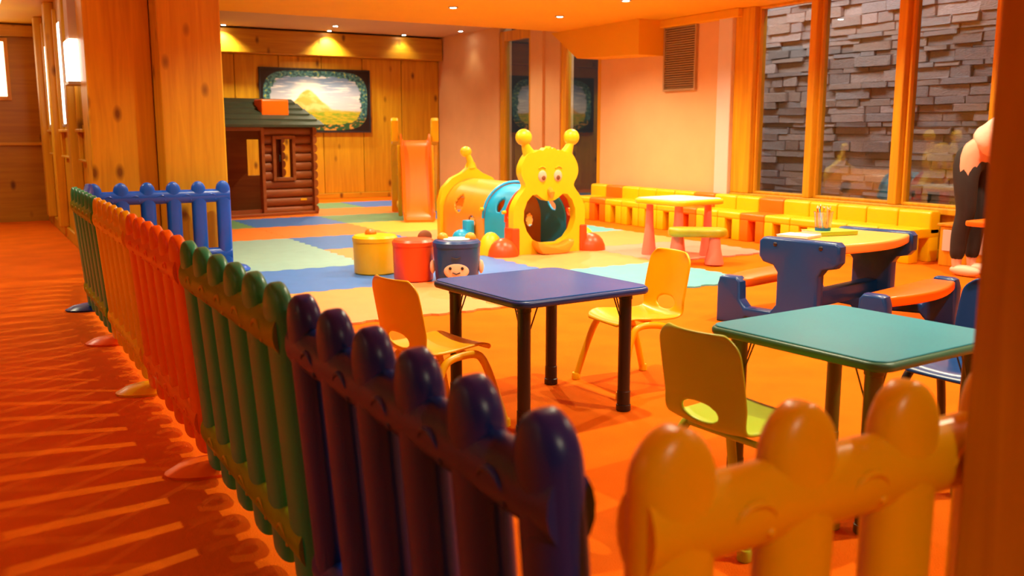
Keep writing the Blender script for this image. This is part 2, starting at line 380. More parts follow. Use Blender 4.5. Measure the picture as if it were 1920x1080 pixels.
# ------------------------------------------------------------------ outside: dry stone wall
XW = 9.9
sw = struct(obj('wall_outside', B(XW+0.03, XW+0.3, 3.0, 12.5, -0.2, 4.2), 'slate', smooth=False))
struct(obj('floor_outside', B(XR+0.25, XW+0.4, 2.0, 17, -0.3, -0.02), 'slate', smooth=False))
far = bmesh.new(); count = 0; z = -0.1; cache = []
base = []
for i in range(12):
    b2 = bmesh.new(); box(b2, 0, 1, -0.5, 0.5, -0.5, 0.5, 0.04, 1)
    for v_ in b2.verts: v_.co += Vector((rnd.uniform(-.12, .12) if v_.co.x < 0.5 else 0, rnd.uniform(-.015, .015), rnd.uniform(-.06, .06)))
    me = bpy.data.meshes.new('stone'); b2.to_mesh(me); b2.free(); me.materials.append(MATS['slate']); base.append(me)
seen = []
while z < 4.1:
    h = rnd.choice((0.06, 0.075, 0.09, 0.105, 0.13)); y = 3.0
    while y < 12.4:
        L = rnd.uniform(0.20, 0.62); pr = rnd.uniform(0.03, 0.10)
        seen.append((6.15 < y+L/2 < 10.15 and 0.05 < z+h/2 < 3.0, L*h, y, z, L, h, pr))
        y += L
    z += h
seen.sort(key=lambda q: (not q[0], -q[1]))
for k, (vis, ar, y, z, L, h, pr) in enumerate(seen):
    if vis and k < 298:
        o = bpy.data.objects.new('stone', rnd.choice(base)); C.objects.link(o); o.parent = sw
        o.location = (XW+0.05-pr, y+L/2, z+h/2); o.scale = (pr, L-0.012, h-0.008)
    else: box(far, XW+0.05-pr, XW+0.05, y+0.006, y+L-0.006, z+0.004, z+h-0.004)
fo = obj('stone_rest', far, 'slate', sw, smooth=False); fo['kind'] = 'stuff'
ol = bpy.data.lights.new('outside_lamp', 'AREA'); ol.shape = 'RECTANGLE'; ol.size = 0.5; ol.size_y = 5.5; ol.energy = 110; ol.color = (0.80, 0.90, 1.0)
oo = bpy.data.objects.new('outside_lamp', ol); C.objects.link(oo); oo.location = (8.75, 9.2, 4.0); oo.rotation_euler = (0, R(-22), 0)

# ------------------------------------------------------------------ ceiling downlights
def downlight(x, y, z, label, group, power=DOWN_W, size=140, tilt=(0, 0)):
    t = thing('downlight', label, 'ceiling light', (x, y, z), 0, group)
    bm = bmesh.new(); lathe(bm, [(0.040, -0.001), (0.055, -0.001), (0.058, -0.010), (0.050, -0.014), (0.040, -0.010)], 20)
    obj('ring', bm, 'metal', t)
    bm = bmesh.new(); lathe(bm, [(0.0, -0.004), (0.036, -0.004), (0.034, -0.012), (0.0, -0.016)], 20)
    obj('lens', bm, 'bulb', t)
    l = bpy.data.lights.new('downlight_lamp', 'SPOT'); l.energy = power; l.color = WARM; l.spot_size = R(size); l.spot_blend = 0.7; l.shadow_soft_size = 0.035
    o = bpy.data.objects.new('downlight_lamp', l); C.objects.link(o); o.parent = t; o.location = (0, 0, -0.03); o.rotation_euler = (R(tilt[0]), R(tilt[1]), 0)
    return t
for x, y in ((4.99, 9.89), (6.50, 9.99), (6.34, 8.44), (3.2, 8.3), (4.8, 6.9), (6.6, 6.4), (3.1, 5.6), (2.5, 3.3), (4.6, 4.0), (6.6, 4.2), (3.6, 1.4), (4.4, -0.4), (0.55, -1.5), (2.3, 6.9)):  # last two are out of view, added to brighten the foreground and column
    downlight(x, y, ZS, 'small bright round downlight set in the orange ceiling', 'downlights in the orange ceiling', DOWN_W*(0.6 if y < -1 else 0.6 if y == 6.9 and x < 3 else 1))
for x, y in ((5.54, 15.3), (7.70, 14.98), (4.4, 12.6), (6.4, 12.8)):
    downlight(x, y, ZC, 'small bright round downlight set in the grey far ceiling', 'downlights in the grey ceiling', DOWN_W*(0.04 if x > 7 else 0.8), 90 if x > 7 else 140)
for x in (3.9, 5.7, 7.1):
    downlight(x, 16.05, ZC, 'small spotlight washing the beam above the back wall', 'spotlights above the beam', DOWN_W*(0.10 if x > 7 else 0.75), 120)
for x, y in ((-0.3, 8.2), (-0.3, 11.5), (-2.8, 2.6), (-2.8, 5.8)):  # the far-left pair is unseen, added to brighten the fence faces
    downlight(x, y, ZS, 'small round downlight set in the corridor ceiling', 'downlights in the corridor', DOWN_W*(0.45 if y > 7 else 0.40))

# ------------------------------------------------------------------ wall picture
def picture_mat():
    m, nt, b = nodes('savanna_print')
    tc = N(nt, 'ShaderNodeTexCoord'); sx = N(nt, 'ShaderNodeSeparateXYZ'); nt.links.new(tc.outputs['Generated'], sx.inputs[0])
    def M(op, a, b_=None, c=None):
        n = N(nt, 'ShaderNodeMath', operation=op)
        for i, q in enumerate((a, b_, c)):
            if q is None: continue
            if isinstance(q, (int, float)): n.inputs[i].default_value = q
            else: nt.links.new(q, n.inputs[i])
        return n.outputs[0]
    def mix(f, a, b_):
        n = N(nt, 'ShaderNodeMix', data_type='RGBA')
        if isinstance(f, (int, float)): n.inputs[0].default_value = f
        else: nt.links.new(f, n.inputs[0])
        for i, q in ((6, a), (7, b_)):
            if isinstance(q, tuple): n.inputs[i].default_value = (*q, 1)
            else: nt.links.new(q, n.inputs[i])
        return n.outputs[2]
    def sm(v, a, b_):
        n = N(nt, 'ShaderNodeMapRange'); n.interpolation_type = 'SMOOTHSTEP'
        nt.links.new(v, n.inputs[0]); n.inputs[1].default_value = a; n.inputs[2].default_value = b_
        return n.outputs[0]
    u, v = sx.outputs[0], sx.outputs[2]
    def noise(sc, su=1, sv=1, det=4):
        mp = N(nt, 'ShaderNodeMapping'); mp.inputs['Scale'].default_value = (su, 1, sv); nt.links.new(tc.outputs['Generated'], mp.inputs[0])
        n = N(nt, 'ShaderNodeTexNoise'); n.inputs['Scale'].default_value = sc; n.inputs['Detail'].default_value = det
        nt.links.new(mp.outputs[0], n.inputs[0]); return n.outputs['Fac']
    a = M('ABSOLUTE', M('MULTIPLY_ADD', u, 2.0, -1.0)); c = M('ABSOLUTE', M('MULTIPLY_ADD', v, 2.0, -1.0))
    se = M('ADD', M('POWER', M('MULTIPLY', a, 1.03), 5.0), M('POWER', M('MULTIPLY', c, 1.02), 3.4))
    # sky
    cl = noise(4.0, 1.2, 6.0); sky = mix(sm(v, 0.42, 0.9), (0.62, 0.62, 0.70), (0.16, 0.28, 0.50))
    sky = mix(sm(cl, 0.48, 0.66), sky, (0.85, 0.84, 0.84))
    du = M('SUBTRACT', u, 0.42); dv = M('SUBTRACT', v, 0.60)
    d = M('SQRT', M('ADD', M('MULTIPLY', M('MULTIPLY', du, du), 2.2), M('MULTIPLY', dv, dv)))
    sky = mix(sm(d, 0.30, 0.08), sky, (0.95, 0.90, 0.78))
    # tawny hill and grass
    hu = M('DIVIDE', M('SUBTRACT', u, 0.42), 0.15)
    hill = M('MULTIPLY_ADD', M('POWER', 2.718, M('MULTIPLY', M('MULTIPLY', hu, hu), -1.0)), 0.34, 0.34)
    hill = M('ADD', hill, M('MULTIPLY_ADD', noise(6.0), 0.12, -0.06)); hill = M('SUBTRACT', hill, v)
    land = mix(sm(noise(9.0), 0.4, 0.6), (0.85, 0.42, 0.08), (0.92, 0.62, 0.22))
    sc = mix(sm(hill, -0.01, 0.03), sky, land)
    ground = mix(sm(noise(14.0, 1, 3), 0.4, 0.62), (0.26, 0.38, 0.03), (0.70, 0.46, 0.03))
    sc = mix(sm(v, 0.36, 0.30), sc, ground)
    # leafy border ring and black outside
    wob = M('MULTIPLY_ADD', noise(16.0), 0.5, -0.25)
    ln = noise(22.0, 1.8, 1.0, 6)
    leaf = mix(sm(ln, 0.42, 0.52), (0.012, 0.07, 0.09), (0.06, 0.22, 0.24)); leaf = mix(sm(ln, 0.57, 0.66), leaf, (0.42, 0.50, 0.10))
    low = mix(sm(noise(20.0), 0.5, 0.6), (0.02, 0.10, 0.04), (0.70, 0.32, 0.06)); leaf = mix(sm(v, 0.24, 0.18), leaf, low)
    sc = mix(sm(M('ADD', se, wob), 0.44, 0.50), sc, leaf)
    sc = mix(sm(se, 0.95, 0.99), sc, (0.010, 0.007, 0.010))
    nt.links.new(sc, b.inputs['Base Color']); b.inputs['Roughness'].default_value = 0.35
    MATS['savanna_print'] = m
picture_mat()
t = thing('wall_picture', 'wide savanna picture with leafy oval border on the back wall', 'picture', (5.54, YB-0.001, 1.21))
obj('canvas', B(-0.985, 0.985, -0.035, -0.005, 0.0, 1.06), 'savanna_print', t, smooth=False)
bm = bmesh.new()
for a in ((-1.01, -0.985, -0.025, 1.085), (0.985, 1.01, -0.025, 1.085), (-0.985, 0.985, -0.025, 0.0), (-0.985, 0.985, 1.06, 1.085)): box(bm, a[0], a[1], -0.05, 0, a[2], a[3], 0.004)
obj('frame', bm, 'strip_black', t, smooth=False)

# ------------------------------------------------------------------ foam mats
TX = [1.93, 3.13, 4.33, 5.53, 6.93]; TY = [5.52, 6.76, 7.97, 9.18, 10.38, 11.72, 12.93, 14.13, 15.3]
GRID = ['opc-', 'bbop', 'lyoo', 'lboc', 'oooo', 'gbgb', 'oopo', 'obgb']
GRID = [['peach', 'orange', 'cyan', None], ['blue', 'blue', 'peach', 'pink'], ['pale', 'peach', 'peach', 'peach'], ['pale', 'blue', 'peach', 'cyan'],
        ['orange', 'orange', 'yellow', 'orange'], ['green', 'blue', 'green', 'blue'], ['orange', 'orange', 'orange', 'orange'], [None, 'green', 'green', 'blue']]
def tooth(s, L): # interlocking edge, zero at both ends
    n = 12; k = s*n
    a = math.sin(math.pi*k); e = min(1, s*8, (1-s)*8)
    return 0.016*max(-1, min(1, a*1.8))*e
TILE_AT = {(0, 0): 'behind the left yellow chair, beside the green fence', (0, 1): 'behind the blue square table', (0, 2): 'between the blue table and caterpillar tunnel',
 (1, 0): 'under the yellow storage stool', (1, 1): 'under the blue and red storage stools', (1, 2): 'in front of the caterpillar mouth', (1, 3): 'under the small white-topped play table',
 (2, 0): 'second row behind the fence, left of the storage stools', (2, 1): 'just behind the storage stools', (2, 2): 'under the front of the caterpillar tunnel', (2, 3): 'between caterpillar tunnel and cube chair row',
 (3, 0): 'beside the far bright blue fence panel', (3, 1): 'between pale mint tile and tunnel tail', (3, 2): 'under the tail of the caterpillar tunnel', (3, 3): 'beside the far cube chairs',
 (4, 0): 'between pine column and pale mint tile', (4, 1): 'between playhouse and storage stools', (4, 2): 'under the foot of the slide', (4, 3): 'behind the caterpillar tunnel near the cube chairs',
 (5, 0): 'at the corner of the playhouse beside the column', (5, 1): 'in front of the playhouse door', (5, 2): 'between the playhouse and the slide', (5, 3): 'beside the slide ladder',
 (6, 0): 'under the playhouse beside the column', (6, 1): 'under the playhouse window', (6, 2): 'right beside the playhouse wall', (6, 3): 'behind the slide ladder',
 (7, 1): 'behind the playhouse', (7, 2): 'below the wall picture at the back wall', (7, 3): 'at the back wall beside the green tile'}
def mat_tile(i, j, col):
    x0, x1, y0, y1 = TX[i], TX[i+1], TY[j], TY[j+1]; n = 60; g = 0.002; p = []
    for k in range(n): s = k/n; p.append((x0+(x1-x0)*s, y0+g+tooth(s, x1-x0)))
    for k in range(n): s = k/n; p.append((x1-g+tooth(s, y1-y0), y0+(y1-y0)*s))
    for k in range(n, 0, -1): s = k/n; p.append((x0+(x1-x0)*s, y1-g+tooth(s, x1-x0)))
    for k in range(n, 0, -1): s = k/n; p.append((x0+g+tooth(s, y1-y0), y0+(y1-y0)*s))
    cx, cy = (x0+x1)/2, (y0+y1)/2
    q = []
    for a, b_ in p:
        if not q or abs(a-cx-q[-1][0])+abs(b_-cy-q[-1][1]) > 1e-4: q.append((a-cx, b_-cy))
    bm = bmesh.new(); prism(bm, q, 0.001, 0.014, 'z')
    o = obj('foam_mat_tile', bm, 'mat_'+col, None, (cx, cy, 0), smooth=False)
    word = {'peach': 'peach-orange', 'pale': 'pale mint', 'cyan': 'light cyan'}.get(col, col)
    where = TILE_AT.get((j, i))
    tag(o, word+' foam mat tile '+(where or 'in the play mat on the carpet'), 'floor mat', 'foam play mat tiles')
for j, row in enumerate(GRID):
    for i, col in enumerate(row):
        if col: mat_tile(i, j, col)
TZ = 0.014   # top of the mats

# ------------------------------------------------------------------ picket fences
def picket_mesh(h, wx=0.060, wy=0.036, n=20):
    bm = bmesh.new(); rings = []
    def ring(z, s):
        out = []
        for k in range(n):
            t = 2*math.pi*k/n; c_, s_ = math.cos(t), math.sin(t)
            out.append((wx*s*math.copysign(abs(c_)**0.8, c_), wy*(0.35+0.65*s)*math.copysign(abs(s_)**0.8, s_) if s > 0.02 else wy*0.3*s_, z))
        return out
    rings.append(ring(0.0, 0.9)); rings.append(ring(0.01, 1.0)); rings.append(ring(h*0.5, 1.0))
    for i in range(0, 9):
        a = math.pi/2*i/8; rings.append(ring(h-0.075+0.075*math.sin(a), max(0.01, math.cos(a))))
    loft(bm, rings); return bm
ORN = {}
def fence_panel(name, label, p0, p1, col, railcol, ornament, lean=0.0, n=6, h=0.845, foot=None, footcol=None, base=0.052, foot_z=0.0, foot_end=0):
    d = Vector((p1[0]-p0[0], p1[1]-p0[1], 0)); L = d.length; rz = math.atan2(d.y, d.x)
    t = thing(name, label, 'fence', (p0[0], p0[1], 0), 0, 'plastic picket fence panels')
    t.rotation_mode = 'QUATERNION'
    t.rotation_quaternion = (Matrix.Rotation(rz, 4, 'Z') @ Matrix.Rotation(lean, 4, 'X')).to_quaternion()
    sp = L/n; first = None
    for i in range(n):
        x = sp*(i+0.5)
        if first is None: first = obj('picket', picket_mesh(h-base, *((0.060, 0.036) if col in ('blue', 'blue_bright') or h > 0.85 else (0.076, 0.030))), col, t, (x, 0, base))
        else:
            c = first.copy(); C.objects.link(c); c.location = (x, 0, base)
    for z in (h-0.125, 0.165):
        bm = bmesh.new(); tube(bm, [(-0.0+sp*0.25, 0, z), (L*0.5, 0, z), (L-sp*0.25, 0, z)], 0.038, 16, 0.056)
        # tube radius order: first axis horizontal
        r = obj('rail', bm, railcol, t)
        for i in range(n-1):
            for sgn in (-1, 1):
                for kind in ('rail_scroll', 'rail_stud'):
                    if kind not in ORN: ORN[kind] = {}
                    key = (kind, ornament, sgn)
                    if key not in ORN[kind]:
                        bm = bmesh.new()
                        if kind == 'rail_scroll': tube(bm, [(0.036*math.cos(a), sgn*0.038*math.sqrt(1-((-0.012+0.030*math.sin(a))/0.056)**2), -0.012+0.030*math.sin(a)) for a in [R(15+150*k/8) for k in range(9)]], [0.001+0.005*math.sin(math.pi*k/8) for k in range(9)], 6)
                        else: ball(bm, (0.03, sgn*0.033, -0.026), 0.007, 0.005, 0.007, 8)
                        o = obj(kind, bm, ornament, r); ORN[kind][key] = o.data
                    else:
                        o = bpy.data.objects.new(kind, ORN[kind][key]); C.objects.link(o); o.parent = r
                    o.location = (sp*(i+1), 0, z)
    if foot:
        bm = bmesh.new(); pr = [(0.0, 0.0), (0.11, 0.0), (0.115, 0.012), (0.085, 0.035), (0.05, 0.045), (0.0, 0.05)]
        lathe(bm, pr, 20, (0, 0, 0), 0.85, 1.5)
        obj('foot', bm, footcol or col, t, (L if foot_end else 0.0, 0, foot_z), (-lean, 0, 0))
    return t
XB, LEAN = 0.70, R(4.5)
YJ = [0.90, 2.12, 3.33, 4.53, 5.72, 6.90]
fence_panel('picket_fence', 'dark blue plastic picket fence panel between green panel and yellow panel', (XB-0.0, YJ[1]), (XB, YJ[0]), 'blue', 'blue', 'blue', LEAN, foot=False)
fence_panel('picket_fence', 'green plastic picket fence panel between orange panel and dark blue panel', (XB, YJ[2]), (XB, YJ[1]), 'green', 'olive', 'olive_yellow', LEAN, foot=True, footcol='orange')
fence_panel('picket_fence', 'orange plastic picket fence panel between yellow and green panels', (XB, YJ[3]), (XB, YJ[2]), 'orange', 'orange', 'orange', LEAN, foot=True, footcol='yellow_fence')
fence_panel('picket_fence', 'yellow plastic picket fence panel between orange and green panels', (XB, YJ[4]), (XB, YJ[3]), 'yellow_fence', 'yellow_fence', 'yellow_fence', LEAN, foot=True, footcol='orange')
fence_panel('picket_fence', 'green plastic picket fence panel between yellow panel and dark blue foot', (XB, YJ[5]), (XB, YJ[4]), 'green', 'olive', 'olive_yellow', LEAN, foot=True, footcol='blue')
fence_panel('picket_fence', 'blue picket fence panel mostly hidden behind the green panel', (0.72, 6.96), (0.86, 8.12), 'blue', 'blue', 'blue', 0, h=0.80)
fence_panel('picket_fence', 'bright blue picket fence panel in front of the pine column', (0.80, 8.2), (2.02, 8.2), 'blue_bright', 'blue_bright', 'blue_bright', 0, h=0.79, foot=True, foot_end=1, foot_z=0.016, base=0.066)
fence_panel('picket_fence', 'yellow picket fence panel leading to the foreground wooden post', (0.60, 0.83), (1.865, 0.83), 'yellow_fence', 'yellow_fence', 'yellow_fence', 0, h=0.855)
tag(obj('wooden_post', B(1.198, 1.38, 0.66, 0.782, 0, ZS, 0.006), 'pine', smooth=False), 'square pine post in front of the yellow fence panel', 'post')

# ------------------------------------------------------------------ tables
def square_table(label, loc, rz, top, rim, legm, s=0.70, h=0.555):
    t = thing('square_table', label, 'table', (loc[0], loc[1], 0), rz)
    a = s/2
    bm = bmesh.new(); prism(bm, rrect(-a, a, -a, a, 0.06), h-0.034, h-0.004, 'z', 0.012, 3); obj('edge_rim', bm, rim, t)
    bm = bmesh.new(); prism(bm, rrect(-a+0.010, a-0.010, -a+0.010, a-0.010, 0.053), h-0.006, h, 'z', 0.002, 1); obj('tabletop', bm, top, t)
    i = a-0.085
    for sx in (-1, 1):
        for sy in (-1, 1):
            bm = bmesh.new(); lathe(bm, [(0.030, h-0.034), (0.030, h-0.06), (0.027, h-0.062), (0.027, 0.09), (0.029, 0.088), (0.029, 0.03), (0.032, 0.028), (0.032, 0.003), (0.028, 0.0)][::-1], 18, (sx*i, sy*i, 0))
            lg = obj('leg', bm, legm, t)
            bm = bmesh.new()
            tube(bm, [(sx*(i-0.02), sy*i, h-0.16), (sx*(i-0.07), sy*i, h-0.036)], 0.003, 6)
            tube(bm, [(sx*i, sy*(i-0.02), h-0.16), (sx*i, sy*(i-0.07), h-0.036)], 0.003, 6)
            obj('brace', bm, legm, lg)
    return t
square_table('low square table with blue top and black legs between two yellow chairs', (2.13, 3.42), R(4), 'blue_table', 'blue_rim', 'black_plastic', 0.70)
square_table('low square table with teal top and olive legs beside the lime chair', (2.515, 2.06), R(4), 'teal', 'teal_rim', 'olive_leg', 0.69)

# ------------------------------------------------------------------ children's moulded chairs
def chair(label, loc, rz, shell, frame, group=None, s=1.0):
    t = thing('child_chair', label, 'chair', (loc[0], loc[1], 0), rz, group); t.scale = (s, s, s)
    prof = smooth_path([(0.185, 0, 0.318), (0.165, 0, 0.338), (0.10, 0, 0.340), (0.0, 0, 0.330), (-0.10, 0, 0.326), (-0.155, 0, 0.335), (-0.180, 0, 0.375), (-0.195, 0, 0.46), (-0.215, 0, 0.56), (-0.232, 0, 0.640)], 2)
    # resample
    ds = [0]
    for a, b_ in zip(prof, prof[1:]): ds.append(ds[-1]+(b_-a).length)
    def at(s_):
        q = s_*ds[-1]
        for k in range(len(ds)-1):
            if ds[k+1] >= q-1e-9:
                f = (q-ds[k])/max(1e-9, ds[k+1]-ds[k]); return prof[k].lerp(prof[k+1], f)
        return prof[-1]
    ns, nt_ = 44, 24; bm = bmesh.new(); V = []; par = {}
    SC, SA, SB = 0.610, 0.050, 0.46
    def pos(s_, q):
        p = at(s_)
        hw = 0.160 if s_ < 0.5 else 0.160+0.006*math.sin((s_-0.5)*2*math.pi)
        if s_ < 0.06: hw -= 0.035*(1-s_/0.06)**2
        if s_ > 0.90: hw -= 0.050*((s_-0.90)/0.10)**2.6
        back = min(1, max(0, (s_-0.5)/0.15)); bend = 0.030*q*q
        return (p.x+bend*back, q*hw, p.z+bend*(1-back)*0.5*(1 if s_ > 0.1 else s_/0.1))
    for i in range(ns+1):
        row = []
        for k in range(nt_+1):
            v_ = bm.verts.new(pos(i/ns, -1+2*k/nt_)); par[v_] = (i/ns, -1+2*k/nt_); row.append(v_)
        V.append(row)
    holev = set()
    for i in range(ns):
        for k in range(nt_):
            s_ = (i+0.5)/ns; q = -1+2*(k+0.5)/nt_; quad = (V[i][k], V[i+1][k], V[i+1][k+1], V[i][k+1])
            if ((s_-SC)/SA)**2+(q/SB)**2 < 1: holev.update(quad)
            else: bm.faces.new(quad)
    for v_ in holev:
        if v_.link_faces:                       # pull the rim of the hand hole onto an oval
            s_, q = par[v_]; e = math.sqrt(((s_-SC)/SA)**2+(q/SB)**2)
            v_.co = pos(SC+(s_-SC)/e, q/e)
    bmesh.ops.delete(bm, geom=[v_ for v_ in bm.verts if not v_.link_faces], context='VERTS')
    o = obj('seat_shell', bm, shell, t, auto=None)
    so = o.modifiers.new('solid', 'SOLIDIFY'); so.thickness = 0.012; so.offset = 0
    sb = o.modifiers.new('sub', 'SUBSURF'); sb.levels = 1; sb.render_levels = 1
    for sy in (-1, 1):
        y0, y1 = sy*0.145, sy*0.20
        pts = smooth_path([(0.205, y1, 0.012), (0.165, sy*0.182, 0.16), (0.125, sy*0.163, 0.285), (0.085, sy*0.158, 0.322), (-0.02, sy*0.156, 0.318), (-0.075, sy*0.160, 0.300), (-0.115, sy*0.170, 0.22), (-0.185, y1, 0.012)], 3)
        bm = bmesh.new(); tube(bm, pts, 0.0165, 12)
        f = obj('leg_frame', bm, frame, t, auto=None)
        for x in (0.2058, -0.187):
            bm = bmesh.new(); lathe(bm, [(0.018, 0.0), (0.021, 0.003), (0.021, 0.028), (0.018, 0.034)], 14, (x, y1, 0)); obj('foot_cap', bm, frame, f)
    for x, zz in ((0.085, 0.308), (-0.07, 0.298)):
        bm = bmesh.new(); tube(bm, [(x, -0.155, zz), (x, 0.155, zz)], 0.010, 10); obj('cross_bar', bm, frame, t)
    return t
chair('yellow plastic chair between the blue picket fence and the blue table', (1.62, 3.40), R(10), 'yellow', 'yellow')
chair('yellow plastic chair between the blue table and the picnic table', (2.72, 3.50), R(176), 'yellow', 'yellow')
chair('lime green plastic chair pushed towards the teal table', (2.0, 2.04), R(4), 'lime', 'lime')
chair('dark blue plastic chair on the far side of the teal table', (3.17, 2.08), R(182), 'blue_picnic', 'black_plastic')

# ------------------------------------------------------------------ moulded bench chairs along the window wall
def cube_chair(label, y, col, group):
    t = thing('cube_chair', label, 'chair', (7.60, y, 0), 0, group)
    W = 0.178
    bm = bmesh.new(); prism(bm, rrect(0.11, 0.26, 0.25, 0.475, 0.035), -W, W, 'y', 0.018, 3); obj('backrest', bm, col, t)
    bm = bmesh.new(); prism(bm, rrect(-0.17, 0.255, 0.225, 0.315, 0.03), -W, W, 'y', 0.014, 3); obj('seat', bm, col, t)
    for x0, x1 in ((-0.17, -0.03), (0.11, 0.25)):
        for y0, y1 in ((-W, -0.055), (0.055, W)):
            obj('leg', B(x0, x1, y0, y1, 0, 0.24, 0.014, 2), col, t)
    return t
ORD = 'first second third fourth fifth sixth seventh eighth ninth tenth eleventh twelfth thirteenth fourteenth last'.split()
seq = 'yoyyyyoyyoyyyyy'; y = 11.01-0.1825
for i, c in enumerate(seq):
    if c == 'o':
        k = seq[:i].count('o'); cube_chair('orange moulded cube chair in the row, '+('second chair from the dark alcove window' if k == 0 else 'below the white pilaster' if k == 1 else 'in front of the pane nearest the pilaster'), y, 'orange', None)
    else: cube_chair('yellow cube chair in the row, '+ORD[i]+' from the dark alcove window', y, 'yellow', 'yellow cube chairs along the window wall')
    y -= 0.365

# ------------------------------------------------------------------ caterpillar play tunnel
def caterpillar():
    CX, Y0 = 4.98, 7.80
    t = thing('play_tunnel', 'yellow caterpillar play tunnel with antennae and open mouth', 'play tunnel', (CX, Y0, TZ)); t.scale = (0.92, 0.95, 0.91)
    # head outline (x, z)
    half = [(0.30, 0.0), (0.42, 0.0), (0.45, 0.15), (0.455, 0.40), (0.45, 0.50), (0.40, 0.60), (0.31, 0.705), (0.30, 0.745), (0.352, 0.83), (0.362, 0.90), (0.345, 0.97), (0.29, 1.06), (0.25, 1.085)]
    cr = [(0.20, 1.085), (0.13, 1.115), (0.09, 1.10), (0.05, 1.14), (0.02, 1.12), (0.0, 1.15)]
    rt_ = half+cr
    rt_ = [tuple(p)[:2] for p in [(q.x, q.y) for q in smooth_path([(a, b_, 0) for a, b_ in rt_], 1)]]
    outer = rt_+[(-a, b_) for a, b_ in rt_[::-1][1:]]
    # the mouth: a round opening with a lip of the face hanging into its top
    mouth = [(0.0, 0.565), (0.05, 0.57), (0.10, 0.595), (0.165, 0.640), (0.22, 0.635), (0.285, 0.57), (0.325, 0.47), (0.328, 0.36), (0.29, 0.25), (0.22, 0.16), (0.12, 0.11)]
    mouth = mouth+[(-a, b_) for a, b_ in mouth[::-1]][:-1]
    bm = bmesh.new(); plate_with_holes(bm, outer[::1], [mouth], 0.0, 0.10)
    hd = obj('head_panel', bm, 'lemon', t, auto=40)
    for sx in (-1, 1):
        bm = bmesh.new(); tube(bm, [(sx*0.20, 0.05, 1.00), (sx*0.235, 0.05, 1.07), (sx*0.262, 0.05, 1.12), (sx*0.282, 0.05, 1.17), (sx*0.30, 0.05, 1.22)], 0.042, 14, [0.080, 0.072, 0.055, 0.042, 0.036])
        an = obj('antenna', bm, 'lemon', t)
        bm = bmesh.new(); ball(bm, (sx*0.300, 0.05, 1.245), 0.092, 0.07, 0.088); obj('antenna_knob', bm, 'lemon', an)
        bm = bmesh.new(); ball(bm, (sx*0.098, 0.0, 0.835), 0.052, 0.018, 0.062); ey = obj('eye', bm, 'pale_pink', t)
        bm = bmesh.new(); ball(bm, (sx*0.092, -0.016, 0.815), 0.024, 0.010, 0.026); obj('pupil', bm, 'brown', ey)
        bm = bmesh.new(); tube(bm, [(sx*(0.06+0.085*k/6), -0.004, 0.915+0.02*math.sin(math.pi*k/6)) for k in range(7)], 0.007, 8); obj('eyebrow', bm, 'yellow', t)
        bm = bmesh.new(); box(bm, sx*0.43-0.045, sx*0.43+0.045, -0.02, 0.16, 0, 0.29, 0.015); obj('leg_post', bm, 'red', t)
        bm = bmesh.new(); ball(bm, (sx*0.56, 0.03, 0.0), 0.165, 0.15, 0.19)
        bmesh.ops.bisect_plane(bm, geom=bm.verts[:]+bm.edges[:]+bm.faces[:], plane_co=(0, 0, 0.001), plane_no=(0, 0, -1), clear_outer=True)
        bmesh.ops.holes_fill(bm, edges=[e for e in bm.edges if e.is_boundary]); obj('shoe', bm, 'red', t)
        bm = bmesh.new(); ball(bm, (sx*0.60, 0.22, 0.0), 0.14, 0.13, 0.24)
        bmesh.ops.bisect_plane(bm, geom=bm.verts[:]+bm.edges[:]+bm.faces[:], plane_co=(0, 0, 0.001), plane_no=(0, 0, -1), clear_outer=True)
        bmesh.ops.holes_fill(bm, edges=[e for e in bm.edges if e.is_boundary]); obj('shoe', bm, 'lemon', t)
        bm = bmesh.new(); ball(bm, (sx*0.56, 0.95, 0.10), 0.11, 0.11, 0.10); box(bm, sx*0.47-0.05, sx*0.47+0.05, 0.90, 1.02, 0.0, 0.30, 0.015)
        obj('shoe', bm, 'sky_blue', t)
    bm = bmesh.new(); tube(bm, [(0, 0.02, 0.69), (0, -0.03, 0.65), (0, -0.035, 0.60)], [0.034, 0.036, 0.018], 10); obj('nose', bm, 'orange_light', t)
    # lower lip: a rounded shovel in front of the mouth
    lip = [(-0.235, 0.15), (-0.15, 0.13), (-0.10, 0.105), (0.0, 0.09), (0.10, 0.105), (0.15, 0.13), (0.235, 0.15), (0.225, 0.09), (0.16, 0.01), (0.08, 0.0), (-0.08, 0.0), (-0.16, 0.01), (-0.225, 0.09)]
    bm = bmesh.new(); prism(bm, lip, -0.13, 0.0, 'y', 0.02, 2); obj('lower_lip', bm, 'orange_light', t)
    # tunnel segments: arched shells with round windows cut through the sides
    def segment(y0, y1, r, zt, col, hole_y=None, hole_r=0.07, hole_z=0.42):
        th = 0.025; ny, na = (56, 96) if hole_y and y1-y0 > 0.3 else (26, 96); bm = bmesh.new()
        def arch(rr, zz):
            pts = []; sp = zz-rr
            for k in range(na+1):
                f = k/na; tot = 2*sp+math.pi*rr; q = f*tot
                if q < sp: pts.append((-rr, q))
                elif q < sp+math.pi*rr:
                    a = math.pi-(q-sp)/rr; pts.append((rr*math.cos(a), sp+rr*math.sin(a)))
                else: pts.append((rr, tot-q))
            return pts
        A = arch(r, zt); V = [[bm.verts.new((a, y0+(y1-y0)*i/ny, b_)) for a, b_ in A] for i in range(ny+1)]
        for i in range(ny):
            for k in range(na):
                yc = y0+(y1-y0)*(i+0.5)/ny; zc = (A[k][1]+A[k+1][1])/2; x = A[k][0]
                hit = False
                for hy, hz, hr in (hole_y or []):
                    if abs(x) > r*0.6 and (yc-hy)**2+(zc-hz)**2 < hr**2: hit = True
                if not hit: bm.faces.new((V[i][k], V[i][k+1], V[i+1][k+1], V[i+1][k]))
        bmesh.ops.delete(bm, geom=[v_ for v_ in bm.verts if not v_.link_faces], context='VERTS')
        o = obj('tunnel_segment', bm, col, t, auto=None)
